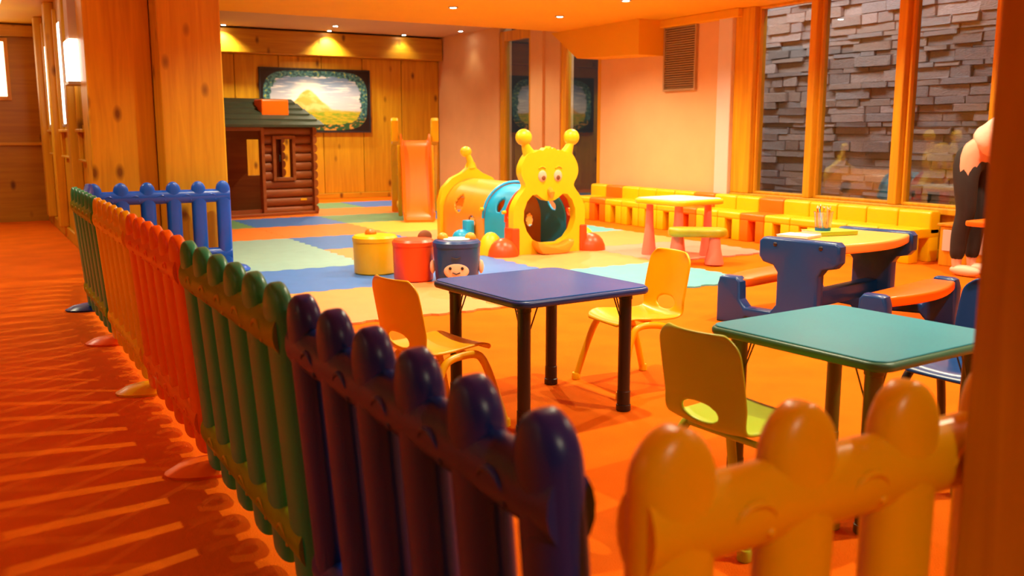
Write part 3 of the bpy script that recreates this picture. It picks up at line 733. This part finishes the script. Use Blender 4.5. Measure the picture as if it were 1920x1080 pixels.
        so = o.modifiers.new('solid', 'SOLIDIFY'); so.thickness = th; so.offset = -1
        return o
    segment(0.10, 0.26, 0.40, 0.73, 'red', [(0.18, 0.43, 0.055)])
    segment(0.24, 0.74, 0.385, 0.715, 'sky_blue', [(0.46, 0.50, 0.075)])
    segment(0.74, 1.72, 0.40, 0.735, 'orange_light', [(1.35, 0.46, 0.10), (1.02, 0.26, 0.08)])
    for y_ in (0.25, 0.74):
        bm = bmesh.new(); tube(bm, [(0.405*math.cos(a), y_, 0.335+0.405*math.sin(a)) for a in [math.pi*k/20 for k in range(21)]], 0.014, 8); obj('joint_ring', bm, 'red' if y_ < 0.5 else 'sky_blue', t)
        for sx in (-1, 1):
            bm = bmesh.new(); tube(bm, [(sx*0.40, y_, 0.44), (sx*0.44, y_, 0.44)], 0.020, 10); obj('joint_peg', bm, 'lemon', t)
    # rear panel with raised tail
    rp_ = [(0.30, 0.0), (0.44, 0.0), (0.45, 0.45), (0.40, 0.62), (0.28, 0.74), (0.14, 0.80), (0.06, 0.86), (0.035, 0.93), (0.0, 0.95)]
    outer = rp_+[(-a, b_) for a, b_ in rp_[::-1][1:]]
    hole = arc(0, 0.36, 0.27, 0, 360, 24)[:-1]
    bm = bmesh.new(); plate_with_holes(bm, outer, [hole], 1.72, 1.80); obj('rear_panel', bm, 'lemon', t)
    bm = bmesh.new(); tube(bm, [(0, 1.76, 0.86), (-0.01, 1.76, 0.95), (-0.04, 1.76, 1.02)], [0.06, 0.04, 0.035], 12); tl = obj('tail', bm, 'lemon', t)
    bm = bmesh.new(); ball(bm, (-0.065, 1.76, 1.06), 0.075, 0.05, 0.065); obj('tail_knob', bm, 'lemon', tl)
caterpillar()

# ------------------------------------------------------------------ slide
def slide():
    t = thing('play_slide', 'orange play slide with yellow ladder posts on the mat', 'slide', (5.20, 11.35, TZ), R(-22))
    path = smooth_path([(0, 0.0, 0.05), (0, 0.22, 0.06), (0, 0.45, 0.30), (0, 0.85, 0.95), (0, 0.95, 1.05), (0, 1.12, 1.08)], 2)
    sec = [(-0.215, 0.07), (-0.205, 0.085), (-0.19, 0.07), (-0.18, 0.0), (-0.16, -0.018), (0.16, -0.018), (0.18, 0.0), (0.19, 0.07), (0.205, 0.085), (0.215, 0.07), (0.205, -0.03), (0.17, -0.05), (-0.17, -0.05), (-0.205, -0.03)]
    rings = []
    for i, p in enumerate(path):
        d = (path[min(i+1, len(path)-1)]-path[max(i-1, 0)]).normalized(); nrm = Vector((0, -d.z, d.y))
        rings.append([p+Vector((a, 0, 0))+nrm*b_ for a, b_ in sec])
    bm = bmesh.new(); loft(bm, rings); obj('chute', bm, 'orange', t)
    for sx in (-1, 1):
        bm = bmesh.new(); pl = [(1.75, 0.0), (1.88, 0.0), (1.30, 1.34), (1.26, 1.38), (1.06, 1.38), (1.02, 1.34), (1.02, 1.05), (1.25, 1.0)]
        prism(bm, pl, sx*0.285-0.05, sx*0.285+0.05, 'x', 0.018, 2); obj('ladder_side', bm, 'yellow', t)
        obj('front_leg', B(sx*0.225-0.03, sx*0.225+0.03, 0.95, 1.03, 0, 1.0, 0.015), 'yellow', t)
        obj('stretcher', B(sx*0.24-0.025, sx*0.24+0.025, 0.98, 1.84, 0.10, 0.18, 0.015), 'yellow', t)
    for k in range(4):
        z = 0.22+0.23*k; y_ = 1.78-0.105*k*1.0
        obj('step', B(-0.24, 0.24, y_-0.12, y_+0.0, z, z+0.05, 0.012), 'yellow', t)
slide()

# ------------------------------------------------------------------ log playhouse
def playhouse():
    t = thing('playhouse', 'brown log-cabin playhouse with dark green roof beside the pine column', 'playhouse', (2.95, 13.17, TZ), R(9))
    L, D, H, n = 1.56, 1.10, 1.26, 10; lh = H/n
    fw = obj('front_wall', B(0, L, 0.03, 0.05, 0, 0.10), 'log_brown', t, smooth=False)
    door, win = (0.18, 0.72, 1.20), (0.94, 1.19, 0.54, 1.08)
    def logs(parent, segs_of_row, y, axis='x'):
        for i in range(n):
            z0 = i*lh
            for a, b_ in segs_of_row(z0+lh/2):
                bm = bmesh.new()
                pr = [(0.045*math.cos(R(q))*1.0, lh/2+lh*0.49*math.sin(R(q))) for q in range(-90, 91, 30)]
                pr = [(-(u_), w_) for u_, w_ in pr]+[(0.02, lh), (0.02, 0.0)]
                if axis == 'x': prism(bm, [(y+u_, z0+w_) for u_, w_ in pr], a, b_, 'x')
                else: prism(bm, [(y-u_, z0+w_) for u_, w_ in pr], a, b_, 'y')
                obj('log', bm, 'log_brown', parent)
    def rowf(z):
        if z < door[2]: left = [(0.0, door[0]-0.05)]; rest0 = door[1]+0.05
        else: return [(0.0, L)]
        if win[2]-0.03 < z < win[3]+0.03: return left+[(rest0, win[0]-0.05), (win[1]+0.05, L)]
        return left+[(rest0, L)]
    logs(fw, rowf, 0.05)
    # door and window frames
    for nm, (a, b_, z0, z1) in (('door_frame', (door[0], door[1], 0.0, door[2])), ('window_frame', win)):
        bm = bmesh.new(); e = 0.05
        box(bm, a-e, a, -0.02, 0.08, max(0, z0-e), z1+e, 0.006); box(bm, b_, b_+e, -0.02, 0.08, max(0, z0-e), z1+e, 0.006); box(bm, a, b_, -0.02, 0.08, z1, z1+e, 0.006)
        if z0 > 0: box(bm, a, b_, -0.02, 0.08, z0-e, z0, 0.006)
        obj(nm, bm, 'log_brown', t, smooth=False)
    obj('door_sill', B(0.0, L, -0.06, 0.06, 0, 0.045, 0.01), 'log_brown', t, smooth=False)
    # side wall of logs with the ends crossing at the corner
    sd = obj('side_wall', B(L-0.06, L-0.05, 0.05, D, 0, 0.1), 'log_brown', t, smooth=False)
    logs(sd, lambda z: [(-0.06, 0.12), (0.98, D)] if 0.44 < z < 1.12 else [(-0.06, D)], L-0.04, 'y')
    sd2 = obj('side_wall', B(0.05, 0.06, 0.05, D, 0, 0.1), 'log_brown', t, smooth=False)
    logs(sd2, lambda z: [(0.06, D)] if False else [(0.06, D)], 0.08, 'y')
    bw = bmesh.new()
    plate_with_holes(bw, [(0.02, 0), (L-0.05, 0), (L-0.05, H), (0.02, H)], [[(0.98, 0.53), (1.19, 0.53), (1.19, 1.07), (0.98, 1.07)]], D-0.04, D)
    obj('rear_wall', bw, 'log_brown', t, smooth=False)
    obj('shutter_latch', B(0.995, 1.015, 0.0, 0.02, 0.76, 0.86, 0.004), 'dark_print', t, smooth=False)
    obj('maker_plate', B(1.30, 1.40, -0.008, 0.004, 0.20, 0.23, 0.003), 'yellow', t, smooth=False)
    # shingled roof: four stepped courses per slope
    rf = obj('roof', B(0.0, L-0.05, 0.02, D-0.02, H, H+0.03), 'roof_green', t, smooth=False)
    zt = 0.40; yr = D/2
    for side in (0, 1):
        for k in range(5):
            f0, f1 = k/5, (k+1)/5+0.04
            ya, yb = -0.12+(yr+0.12)*f0, -0.12+(yr+0.12)*min(1, f1)
            za, zb = H-0.01+zt*f0, H-0.01+zt*min(1, f1)
            pl = [(ya, za), (yb, zb), (yb, zb+0.012), (ya, za+0.035)]
            if side: pl = [(D-a, b_) for a, b_ in pl]
            cut = 0.02*k
            bm = bmesh.new(); prism(bm, pl, -0.08, L+0.10-0.045*k, 'x'); obj('shingle_course', bm, 'roof_green', rf, smooth=False)
    bm = bmesh.new(); prism(bm, [(0.02, H), (D-0.02, H), (yr, H+zt-0.02)], 0.0, 0.03, 'x'); prism(bm, [(0.02, H), (D-0.02, H), (yr, H+zt-0.02)], L-0.14, L-0.10, 'x'); obj('gable', bm, 'log_brown', rf, smooth=False)
    bm = bmesh.new(); box(bm, 0.82, 1.24, 0.14, 0.40, 1.40, 1.64, 0.02); obj('chimney', bm, 'orange', rf, smooth=False)
playhouse()

# ------------------------------------------------------------------ storage seats
def pouf(name, label, loc, r, h, col, taper=0.96):
    t = thing(name, label, 'stool', (loc[0], loc[1], TZ))
    bm = bmesh.new(); lathe(bm, [(r*taper-0.012, 0), (r*taper, 0.012), (r*0.99, h*0.6), (r, h-0.05)], 32); obj('body', bm, col, t)
    bm = bmesh.new(); lathe(bm, [(r+0.004, h-0.05), (r+0.006, h-0.018), (r-0.012, h), (0.0, h+0.006)], 32); obj('lid', bm, col, t)
    return t
t = pouf('storage_stool', 'round yellow storage stool with a small orange knob', (2.98, 7.42), 0.185, 0.325, 'yellow')
bm = bmesh.new(); ball(bm, (-0.02, 0.04, 0.335), 0.05, 0.05, 0.04); obj('knob', bm, 'orange', t)
bm = bmesh.new(); ball(bm, (0.13, -0.118, 0.17), 0.05, 0.022, 0.05); obj('spot', bm, 'brown', t)
t = pouf('storage_stool', 'round orange storage stool between the yellow and blue stools', (3.10, 6.90), 0.165, 0.335, 'red')
bm = bmesh.new(); ball(bm, (0.15, 0.10, 0.335), 0.065, 0.02, 0.055); ear = obj('ear', bm, 'brown', t)
t = pouf('storage_stool', 'round blue storage stool with a pink monkey face', (3.34, 6.60), 0.185, 0.345, 'blue_picnic', 0.9)
t.rotation_euler = (0, 0, -YAW+R(2))
def on_front(px_, z, r=0.178): a = math.asin(px_/r); return (px_, -r*math.cos(a), z)
bm = bmesh.new(); rings = []
for k in range(3):
    s = (1.0, 0.96, 0.75)[k]; off = (0.0, 0.006, 0.010)[k]
    rings.append([(lambda q: (q[0], q[1]-off, q[2]))(on_front(0.098*s*math.cos(a), 0.115+0.060*s*math.sin(a), 0.183)) for a in [2*math.pi*i/28 for i in range(28)]])
loft(bm, rings); fc = obj('muzzle', bm, 'pale_pink', t)
for sx in (-1, 1):
    bm = bmesh.new(); p = on_front(sx*0.047, 0.140, 0.183); ball(bm, (p[0], p[1]-0.010, p[2]), 0.012, 0.006, 0.013, 10); obj('eye', bm, 'dark_print', fc)
    bm = bmesh.new(); ball(bm, (sx*0.192, 0.0, 0.13), 0.022, 0.03, 0.055); obj('ear', bm, 'pale_pink', t)
    bm = bmesh.new(); ball(bm, (sx*0.11, 0.02, 0.355), 0.045, 0.04, 0.045); obj('lid_bump', bm, 'orange_light', t)
bm = bmesh.new(); tube(bm, [(lambda q: (q[0], q[1]-0.011, q[2]))(on_front(-0.03+0.06*k/6, 0.095+0.004*abs(k-3), 0.183)) for k in range(7)], 0.005, 6); obj('mouth', bm, 'dark_print', fc)
bm = bmesh.new(); tube(bm, [(lambda q: (q[0], q[1]-0.004, q[2]))(on_front(-0.035+0.07*k/6, 0.215+0.004*abs(k-3), 0.186)) for k in range(7)], 0.004, 6); obj('brow', bm, 'dark_print', t)
bm = bmesh.new(); lathe(bm, [(0.0, 0.350), (0.11, 0.351), (0.10, 0.357), (0.0, 0.358)], 24); obj('lid_print', bm, 'white_plastic', t)

# ------------------------------------------------------------------ activity table and its stool
def print_mat():
    m, nt, b = nodes('board_print')
    tc = N(nt, 'ShaderNodeTexCoord'); no = N(nt, 'ShaderNodeTexNoise'); no.inputs['Scale'].default_value = 5; no.inputs['Detail'].default_value = 1
    nt.links.new(tc.outputs['Object'], no.inputs[0]); rp = N(nt, 'ShaderNodeValToRGB'); cr = rp.color_ramp
    cr.elements[0].position = 0.36; cr.elements[0].color = (0.45, 0.50, 0.70, 1); cr.elements[1].position = 0.68; cr.elements[1].color = (0.85, 0.45, 0.40, 1)
    e = cr.elements.new(0.42); e.color = (0.88, 0.86, 0.82, 1); e = cr.elements.new(0.60); e.color = (0.88, 0.84, 0.78, 1)
    nt.links.new(no.outputs['Color'], rp.inputs[0]); nt.links.new(rp.outputs[0], b.inputs['Base Color']); b.inputs['Roughness'].default_value = 0.3
    MATS['board_print'] = m
print_mat()
t = thing('activity_table', 'small play table with white printed top and pink cone legs', 'table', (5.99, 7.06, TZ), R(6)); t.scale = (0.82, 0.82, 1)
bm = bmesh.new(); prism(bm, rrect(-0.40, 0.40, -0.40, 0.40, 0.12, 8), 0.50, 0.55, 'z', 0.02, 3); obj('top_rim', bm, 'lemon', t)
bm = bmesh.new(); prism(bm, rrect(-0.37, 0.37, -0.37, 0.37, 0.10, 8), 0.549, 0.556, 'z'); obj('printed_top', bm, 'board_print', t, smooth=False)
for x, y_ in ((-0.24, 0.24), (0.24, 0.24), (0.24, -0.24), (-0.24, -0.24)):
    bm = bmesh.new(); lathe(bm, [(0.085, 0.0), (0.088, 0.01), (0.05, 0.28), (0.04, 0.50)], 18, (x, y_, 0)); obj('leg', bm, 'pink', t)
t = thing('play_stool', 'low play stool with green-yellow seat and pink cone legs', 'stool', (5.76, 6.52, TZ), R(-40)); t.scale = (0.92, 0.92, 1)
bm = bmesh.new(); prism(bm, rrect(-0.29, 0.29, -0.15, 0.15, 0.13, 8), 0.245, 0.32, 'z', 0.025, 3); obj('seat', bm, 'olive_yellow', t)
for x, y_ in ((-0.19, 0.0), (0.17, 0.07), (0.17, -0.07)):
    bm = bmesh.new(); lathe(bm, [(0.09, 0.0), (0.092, 0.01), (0.06, 0.14), (0.05, 0.25)], 18, (x, y_, 0)); obj('leg', bm, 'pink', t)

# ------------------------------------------------------------------ picnic table
def picnic():
    t = thing('picnic_table', 'blue-ended picnic table with yellow top and orange benches', 'picnic table', (4.74, 4.03, 0), R(12.5))
    hl = 0.46
    # curved top
    pl = [(-hl, 0.235)]+[(hl*(-1+2*k/10), 0.235+0.085*math.sin(math.pi*k/10)) for k in range(1, 10)]+[(hl, 0.235), (hl, -0.235)]+[(hl*(1-2*k/10), -0.235-0.085*math.sin(math.pi*k/10)) for k in range(1, 10)]+[(-hl, -0.235)]
    bm = bmesh.new(); prism(bm, pl, 0.495, 0.555, 'z', 0.016, 3); obj('tabletop', bm, 'top_yellow', t)
    for sy in (-1, 1):
        pb = [(-hl, sy*0.40)]+[(-hl, sy*0.54)]+[(hl*(-1+2*k/10), sy*(0.54+0.085*math.sin(math.pi*k/10))) for k in range(1, 10)]+[(hl, sy*0.54), (hl, sy*0.40)]+[(hl*(1-2*k/10), sy*(0.40-0.02+0.0*k)) for k in range(1, 10)]
        bm = bmesh.new(); prism(bm, pb, 0.225, 0.285, 'z', 0.016, 3); obj('bench_seat', bm, 'orange', t)
    for sx in (-1, 1):
        prof = [(0.0, 0.0), (0.10, 0.0), (0.13, 0.04), (0.34, 0.05), (0.39, 0.0), (0.56, 0.0), (0.56, 0.24), (0.545, 0.29), (0.52, 0.30), (0.42, 0.30), (0.395, 0.27), (0.39, 0.16), (0.35, 0.115), (0.17, 0.115), (0.135, 0.16), (0.135, 0.36), (0.165, 0.40), (0.235, 0.415), (0.265, 0.45), (0.265, 0.545), (0.24, 0.568), (0.0, 0.568)]
        outer = prof[1:]+[(-a, b_) for a, b_ in prof[::-1][:-1] if a > 0]
        bm = bmesh.new(); prism(bm, outer, sx*(hl+0.005)-0.045, sx*(hl+0.005)+0.045, 'x', 0.018, 3)
        obj('end_frame', bm, 'blue_picnic', t)
        for y_ in (-0.15, 0.15):
            bm = bmesh.new(); ball(bm, (sx*(hl+0.05), y_, 0.53), 0.008, 0.014, 0.014, 10); obj('bolt', bm, 'black_plastic', t)
    obj('stretcher', B(-hl, hl, -0.05, 0.05, 0.14, 0.24, 0.015), 'blue_picnic', t)
    return t
picnic()
PT = Matrix.Translation((4.74, 4.03, 0)) @ Matrix.Rotation(R(12.5), 4, 'Z')
def on_picnic(x, y_, z): return PT @ Vector((x, y_, z))
p = on_picnic(0.02, 0.10, 0.557); q = thing('picture_book', 'thin green picture book lying on the picnic table', 'book', p, R(-10))
bm = bmesh.new(); box(bm, -0.13, 0.15, -0.10, 0.10, 0.0, 0.004, 0.001, 1); box(bm, -0.13, 0.15, -0.10, 0.10, 0.022, 0.026, 0.001, 1); box(bm, -0.13, 0.15, -0.10, -0.096, 0.004, 0.022); obj('cover', bm, 'lime', q, smooth=False)
obj('pages', B(-0.128, 0.146, -0.095, 0.097, 0.0045, 0.0215), 'white_plastic', q, smooth=False)
p = on_picnic(-0.20, 0.13, 0.557); q = thing('magazine', 'pale printed magazine lying half under the pencil cup', 'magazine', p, R(14))
obj('pages', B(-0.14, 0.03, -0.09, 0.12, 0.0, 0.012, 0.002, 1), 'board_print', q, smooth=False)
obj('cover', B(-0.142, 0.032, -0.092, 0.122, 0.012, 0.0145), 'white_plastic', q, smooth=False)
cupp = on_picnic(-0.03, 0.11, 0.581)
cup = thing('pencil_cup', 'clear plastic cup full of pencils on the picnic table', 'cup', cupp)
bm = bmesh.new(); lathe(bm, [(0.0, 0.001), (0.046, 0.001), (0.058, 0.115), (0.062, 0.12), (0.059, 0.122), (0.055, 0.114), (0.043, 0.006), (0.0, 0.006)], 28); obj('cup_wall', bm, 'cup_plastic', cup)
bm = bmesh.new(); lathe(bm, [(0.0469, 0.002), (0.0495, 0.02), (0.0500, 0.02), (0.0474, 0.002)], 28); obj('base_band', bm, 'blue_table', cup)
pens = ['yellow', 'orange', 'brown', 'lime', 'red', 'sky_blue', 'yellow', 'pale_pink', 'orange', 'brown']
names_ = {'yellow': 'yellow', 'orange': 'orange', 'brown': 'brown', 'lime': 'lime green', 'red': 'red', 'sky_blue': 'light blue', 'pale_pink': 'pale pink'}
for i, c in enumerate(pens):
    a = 2*math.pi*i/len(pens); r0, r1 = 0.030, 0.040
    o = thing('pencil', names_[c]+' pencil standing in the clear cup', 'pencil', (cupp.x+r0*math.cos(a+0.9), cupp.y+r0*math.sin(a+0.9), cupp.z+0.0075), 0, names_[c]+' pencils in the cup')
    d = Vector((r1*math.cos(a)-r0*math.cos(a+0.9), r1*math.sin(a)-r0*math.sin(a+0.9), 0.125+rnd.uniform(0, .02)))
    bm = bmesh.new(); tube(bm, [(0, 0, 0), d], 0.004, 6); obj('shaft', bm, c, o)
    bm = bmesh.new(); tube(bm, [d, d*1.10], [0.004, 0.0008], 6); obj('tip', bm, 'white_plastic', o)

# ------------------------------------------------------------------ by the right-hand window: small table, low box, bending person
t = thing('side_table', 'small orange table in front of the bending person', 'table', (6.86, 4.06, 0), R(4))
bm = bmesh.new(); prism(bm, rrect(-0.35, 0.35, -0.35, 0.35, 0.05), 0.50, 0.54, 'z', 0.01, 2); obj('tabletop', bm, 'orange', t)
for x in (-0.27, 0.27):
    for y_ in (-0.28, 0.0):
        bm = bmesh.new(); lathe(bm, [(0.028, 0), (0.025, 0.02), (0.025, 0.50)], 14, (x, y_, 0)); obj('leg', bm, 'orange', t)
t = thing('low_box', 'low wooden box with pale front at the end of the chair row', 'box', (7.76, 5.17, 0))
obj('body', B(-0.14, 0.14, -0.28, 0.20, 0, 0.36, 0.01), 'pine_frame', t, smooth=False)
obj('front_panel', B(-0.155, -0.14, -0.24, 0.16, 0.14, 0.33, 0.004), 'plaster_white', t, smooth=False)
obj('lid', B(-0.16, 0.15, -0.30, 0.22, 0.36, 0.385, 0.006), 'pine_frame', t, smooth=False)

def skin_mesh(name, mat, verts, edges, parent, root=0, sub=2):
    me = bpy.data.meshes.new(name); me.from_pydata([v_[0] for v_ in verts], edges, []); me.materials.append(MATS[mat])
    o = bpy.data.objects.new(name, me); C.objects.link(o); o.parent = parent
    m = o.modifiers.new('skin', 'SKIN'); m.use_smooth_shade = True
    for i, v_ in enumerate(verts):
        r = v_[1]; me.skin_vertices[0].data[i].radius = r if isinstance(r, tuple) else (r, r)
    me.skin_vertices[0].data[root].use_root = True
    s = o.modifiers.new('sub', 'SUBSURF'); s.levels = sub; s.render_levels = sub
    return o
def person():
    # local frame: faces +x; turned so that +x points along world -Y
    t = thing('person', 'person in dark trousers and pale blouse bending forward by the window', 'person', (7.32, 4.88, 0), R(-90)); t.scale = (1.07, 1.07, 1.07)
    V = []; E = []
    def add(p, r, link=None):
        V.append((p, r)); i = len(V)-1
        if link is not None: E.append((link, i))
        return i
    pel = add((0.0, 0, 0.97), 0.12)
    ab = add((0.13, 0, 1.06), 0.105, pel); ch = add((0.30, 0, 1.17), 0.120, ab); up_ = add((0.42, 0, 1.235), 0.10, ch)
    nk = add((0.50, 0, 1.265), 0.048, up_); h0 = add((0.56, 0, 1.275), 0.065, nk); h1 = add((0.635, 0, 1.255), 0.088, h0); h2 = add((0.70, 0, 1.215), 0.070, h1)
    nose = add((0.690, 0, 1.150), 0.014, h2)
    for sy in (-1, 1):
        hip = add((-0.01, sy*0.095, 0.92), 0.095, pel); kn = add((0.02, sy*0.095, 0.50), 0.062, hip); cf = add((-0.02, sy*0.095, 0.33), 0.058, kn)
        an = add((-0.03, sy*0.095, 0.09), 0.038, cf); he = add((-0.02, sy*0.095, 0.045), 0.038, an); to = add((0.15, sy*0.105, 0.032), 0.030, he)
        sh = add((0.41, sy*0.155, 1.20), 0.055, up_); el = add((0.46, sy*0.195, 0.93), 0.040, sh); wr_ = add((0.54, sy*0.18, 0.70), 0.026, el)
        pm = add((0.560, sy*0.175, 0.645), (0.032, 0.018), wr_)
        for k in range(4):
            f1 = add((0.540+0.017*k, sy*0.170, 0.585), 0.0085, pm); f2 = add((0.535+0.020*k, sy*0.160, 0.550-0.006*(k in (1, 2))), 0.0075, f1)
        th = add((0.590, sy*0.155, 0.615), 0.0095, pm); add((0.600, sy*0.140, 0.590), 0.008, th)
    body = skin_mesh('body', 'skin', V, E, t, 0, 1)
    # trousers
    V2 = [((-0.005, 0, 0.975), 0.130), ((0.03, 0, 1.00), 0.112)]; E2 = [(0, 1)]
    for sy in (-1, 1):
        i = len(V2)
        V2 += [((-0.02, sy*0.095, 0.90), 0.112), ((0.0, sy*0.095, 0.70), 0.092), ((0.02, sy*0.095, 0.50), 0.074), ((-0.02, sy*0.095, 0.32), 0.069), ((-0.03, sy*0.095, 0.11), 0.055)]
        E2 += [(0, i), (i, i+1), (i+1, i+2), (i+2, i+3), (i+3, i+4)]
    skin_mesh('trousers', 'trousers', V2, E2, t, 0, 2)
    V3 = [((0.02, 0, 1.005), 0.146), ((0.14, 0, 1.075), 0.134), ((0.30, 0, 1.175), 0.142), ((0.42, 0, 1.24), 0.115), ((0.475, 0, 1.262), 0.060)]; E3 = [(0, 1), (1, 2), (2, 3), (3, 4)]
    for sy in (-1, 1):
        i = len(V3); V3 += [((0.41, sy*0.16, 1.20), 0.072), ((0.44, sy*0.185, 1.06), 0.062)]; E3 += [(3, i), (i, i+1)]
    skin_mesh('blouse', 'blouse', V3, E3, t, 2, 2)
    V4 = [((0.54, 0, 1.315), 0.050), ((0.60, 0, 1.325), 0.080), ((0.67, 0, 1.29), 0.075), ((0.50, 0.07, 1.27), 0.035), ((0.50, 0.11, 1.16), 0.026), ((0.50, -0.07, 1.27), 0.035), ((0.51, -0.11, 1.16), 0.026)]
    skin_mesh('hair', 'hair', V4, [(0, 1), (1, 2), (0, 3), (3, 4), (0, 5), (5, 6)], t, 0, 2)
    for sy in (-1, 1):
        bm = bmesh.new(); ball(bm, (0.055, sy*0.10, 0.045), 0.135, 0.046, 0.045)
        for v_ in bm.verts: v_.co.z = max(v_.co.z, 0.004)
        obj('shoe', bm, 'pale_pink', t, auto=None)
        bm = bmesh.new(); ball(bm, (0.712, sy*0.030, 1.172), 0.010, 0.012, 0.010, 10); obj('eye', bm, 'white_plastic', body)
        bm = bmesh.new(); ball(bm, (0.60, sy*0.086, 1.245), 0.016, 0.010, 0.026, 10); obj('ear', bm, 'skin', body)
    bm = bmesh.new(); tube(bm, [(0.655, -0.02, 1.142), (0.652, 0, 1.138), (0.655, 0.02, 1.142)], 0.006, 6); obj('mouth', bm, 'pink', body)
person()
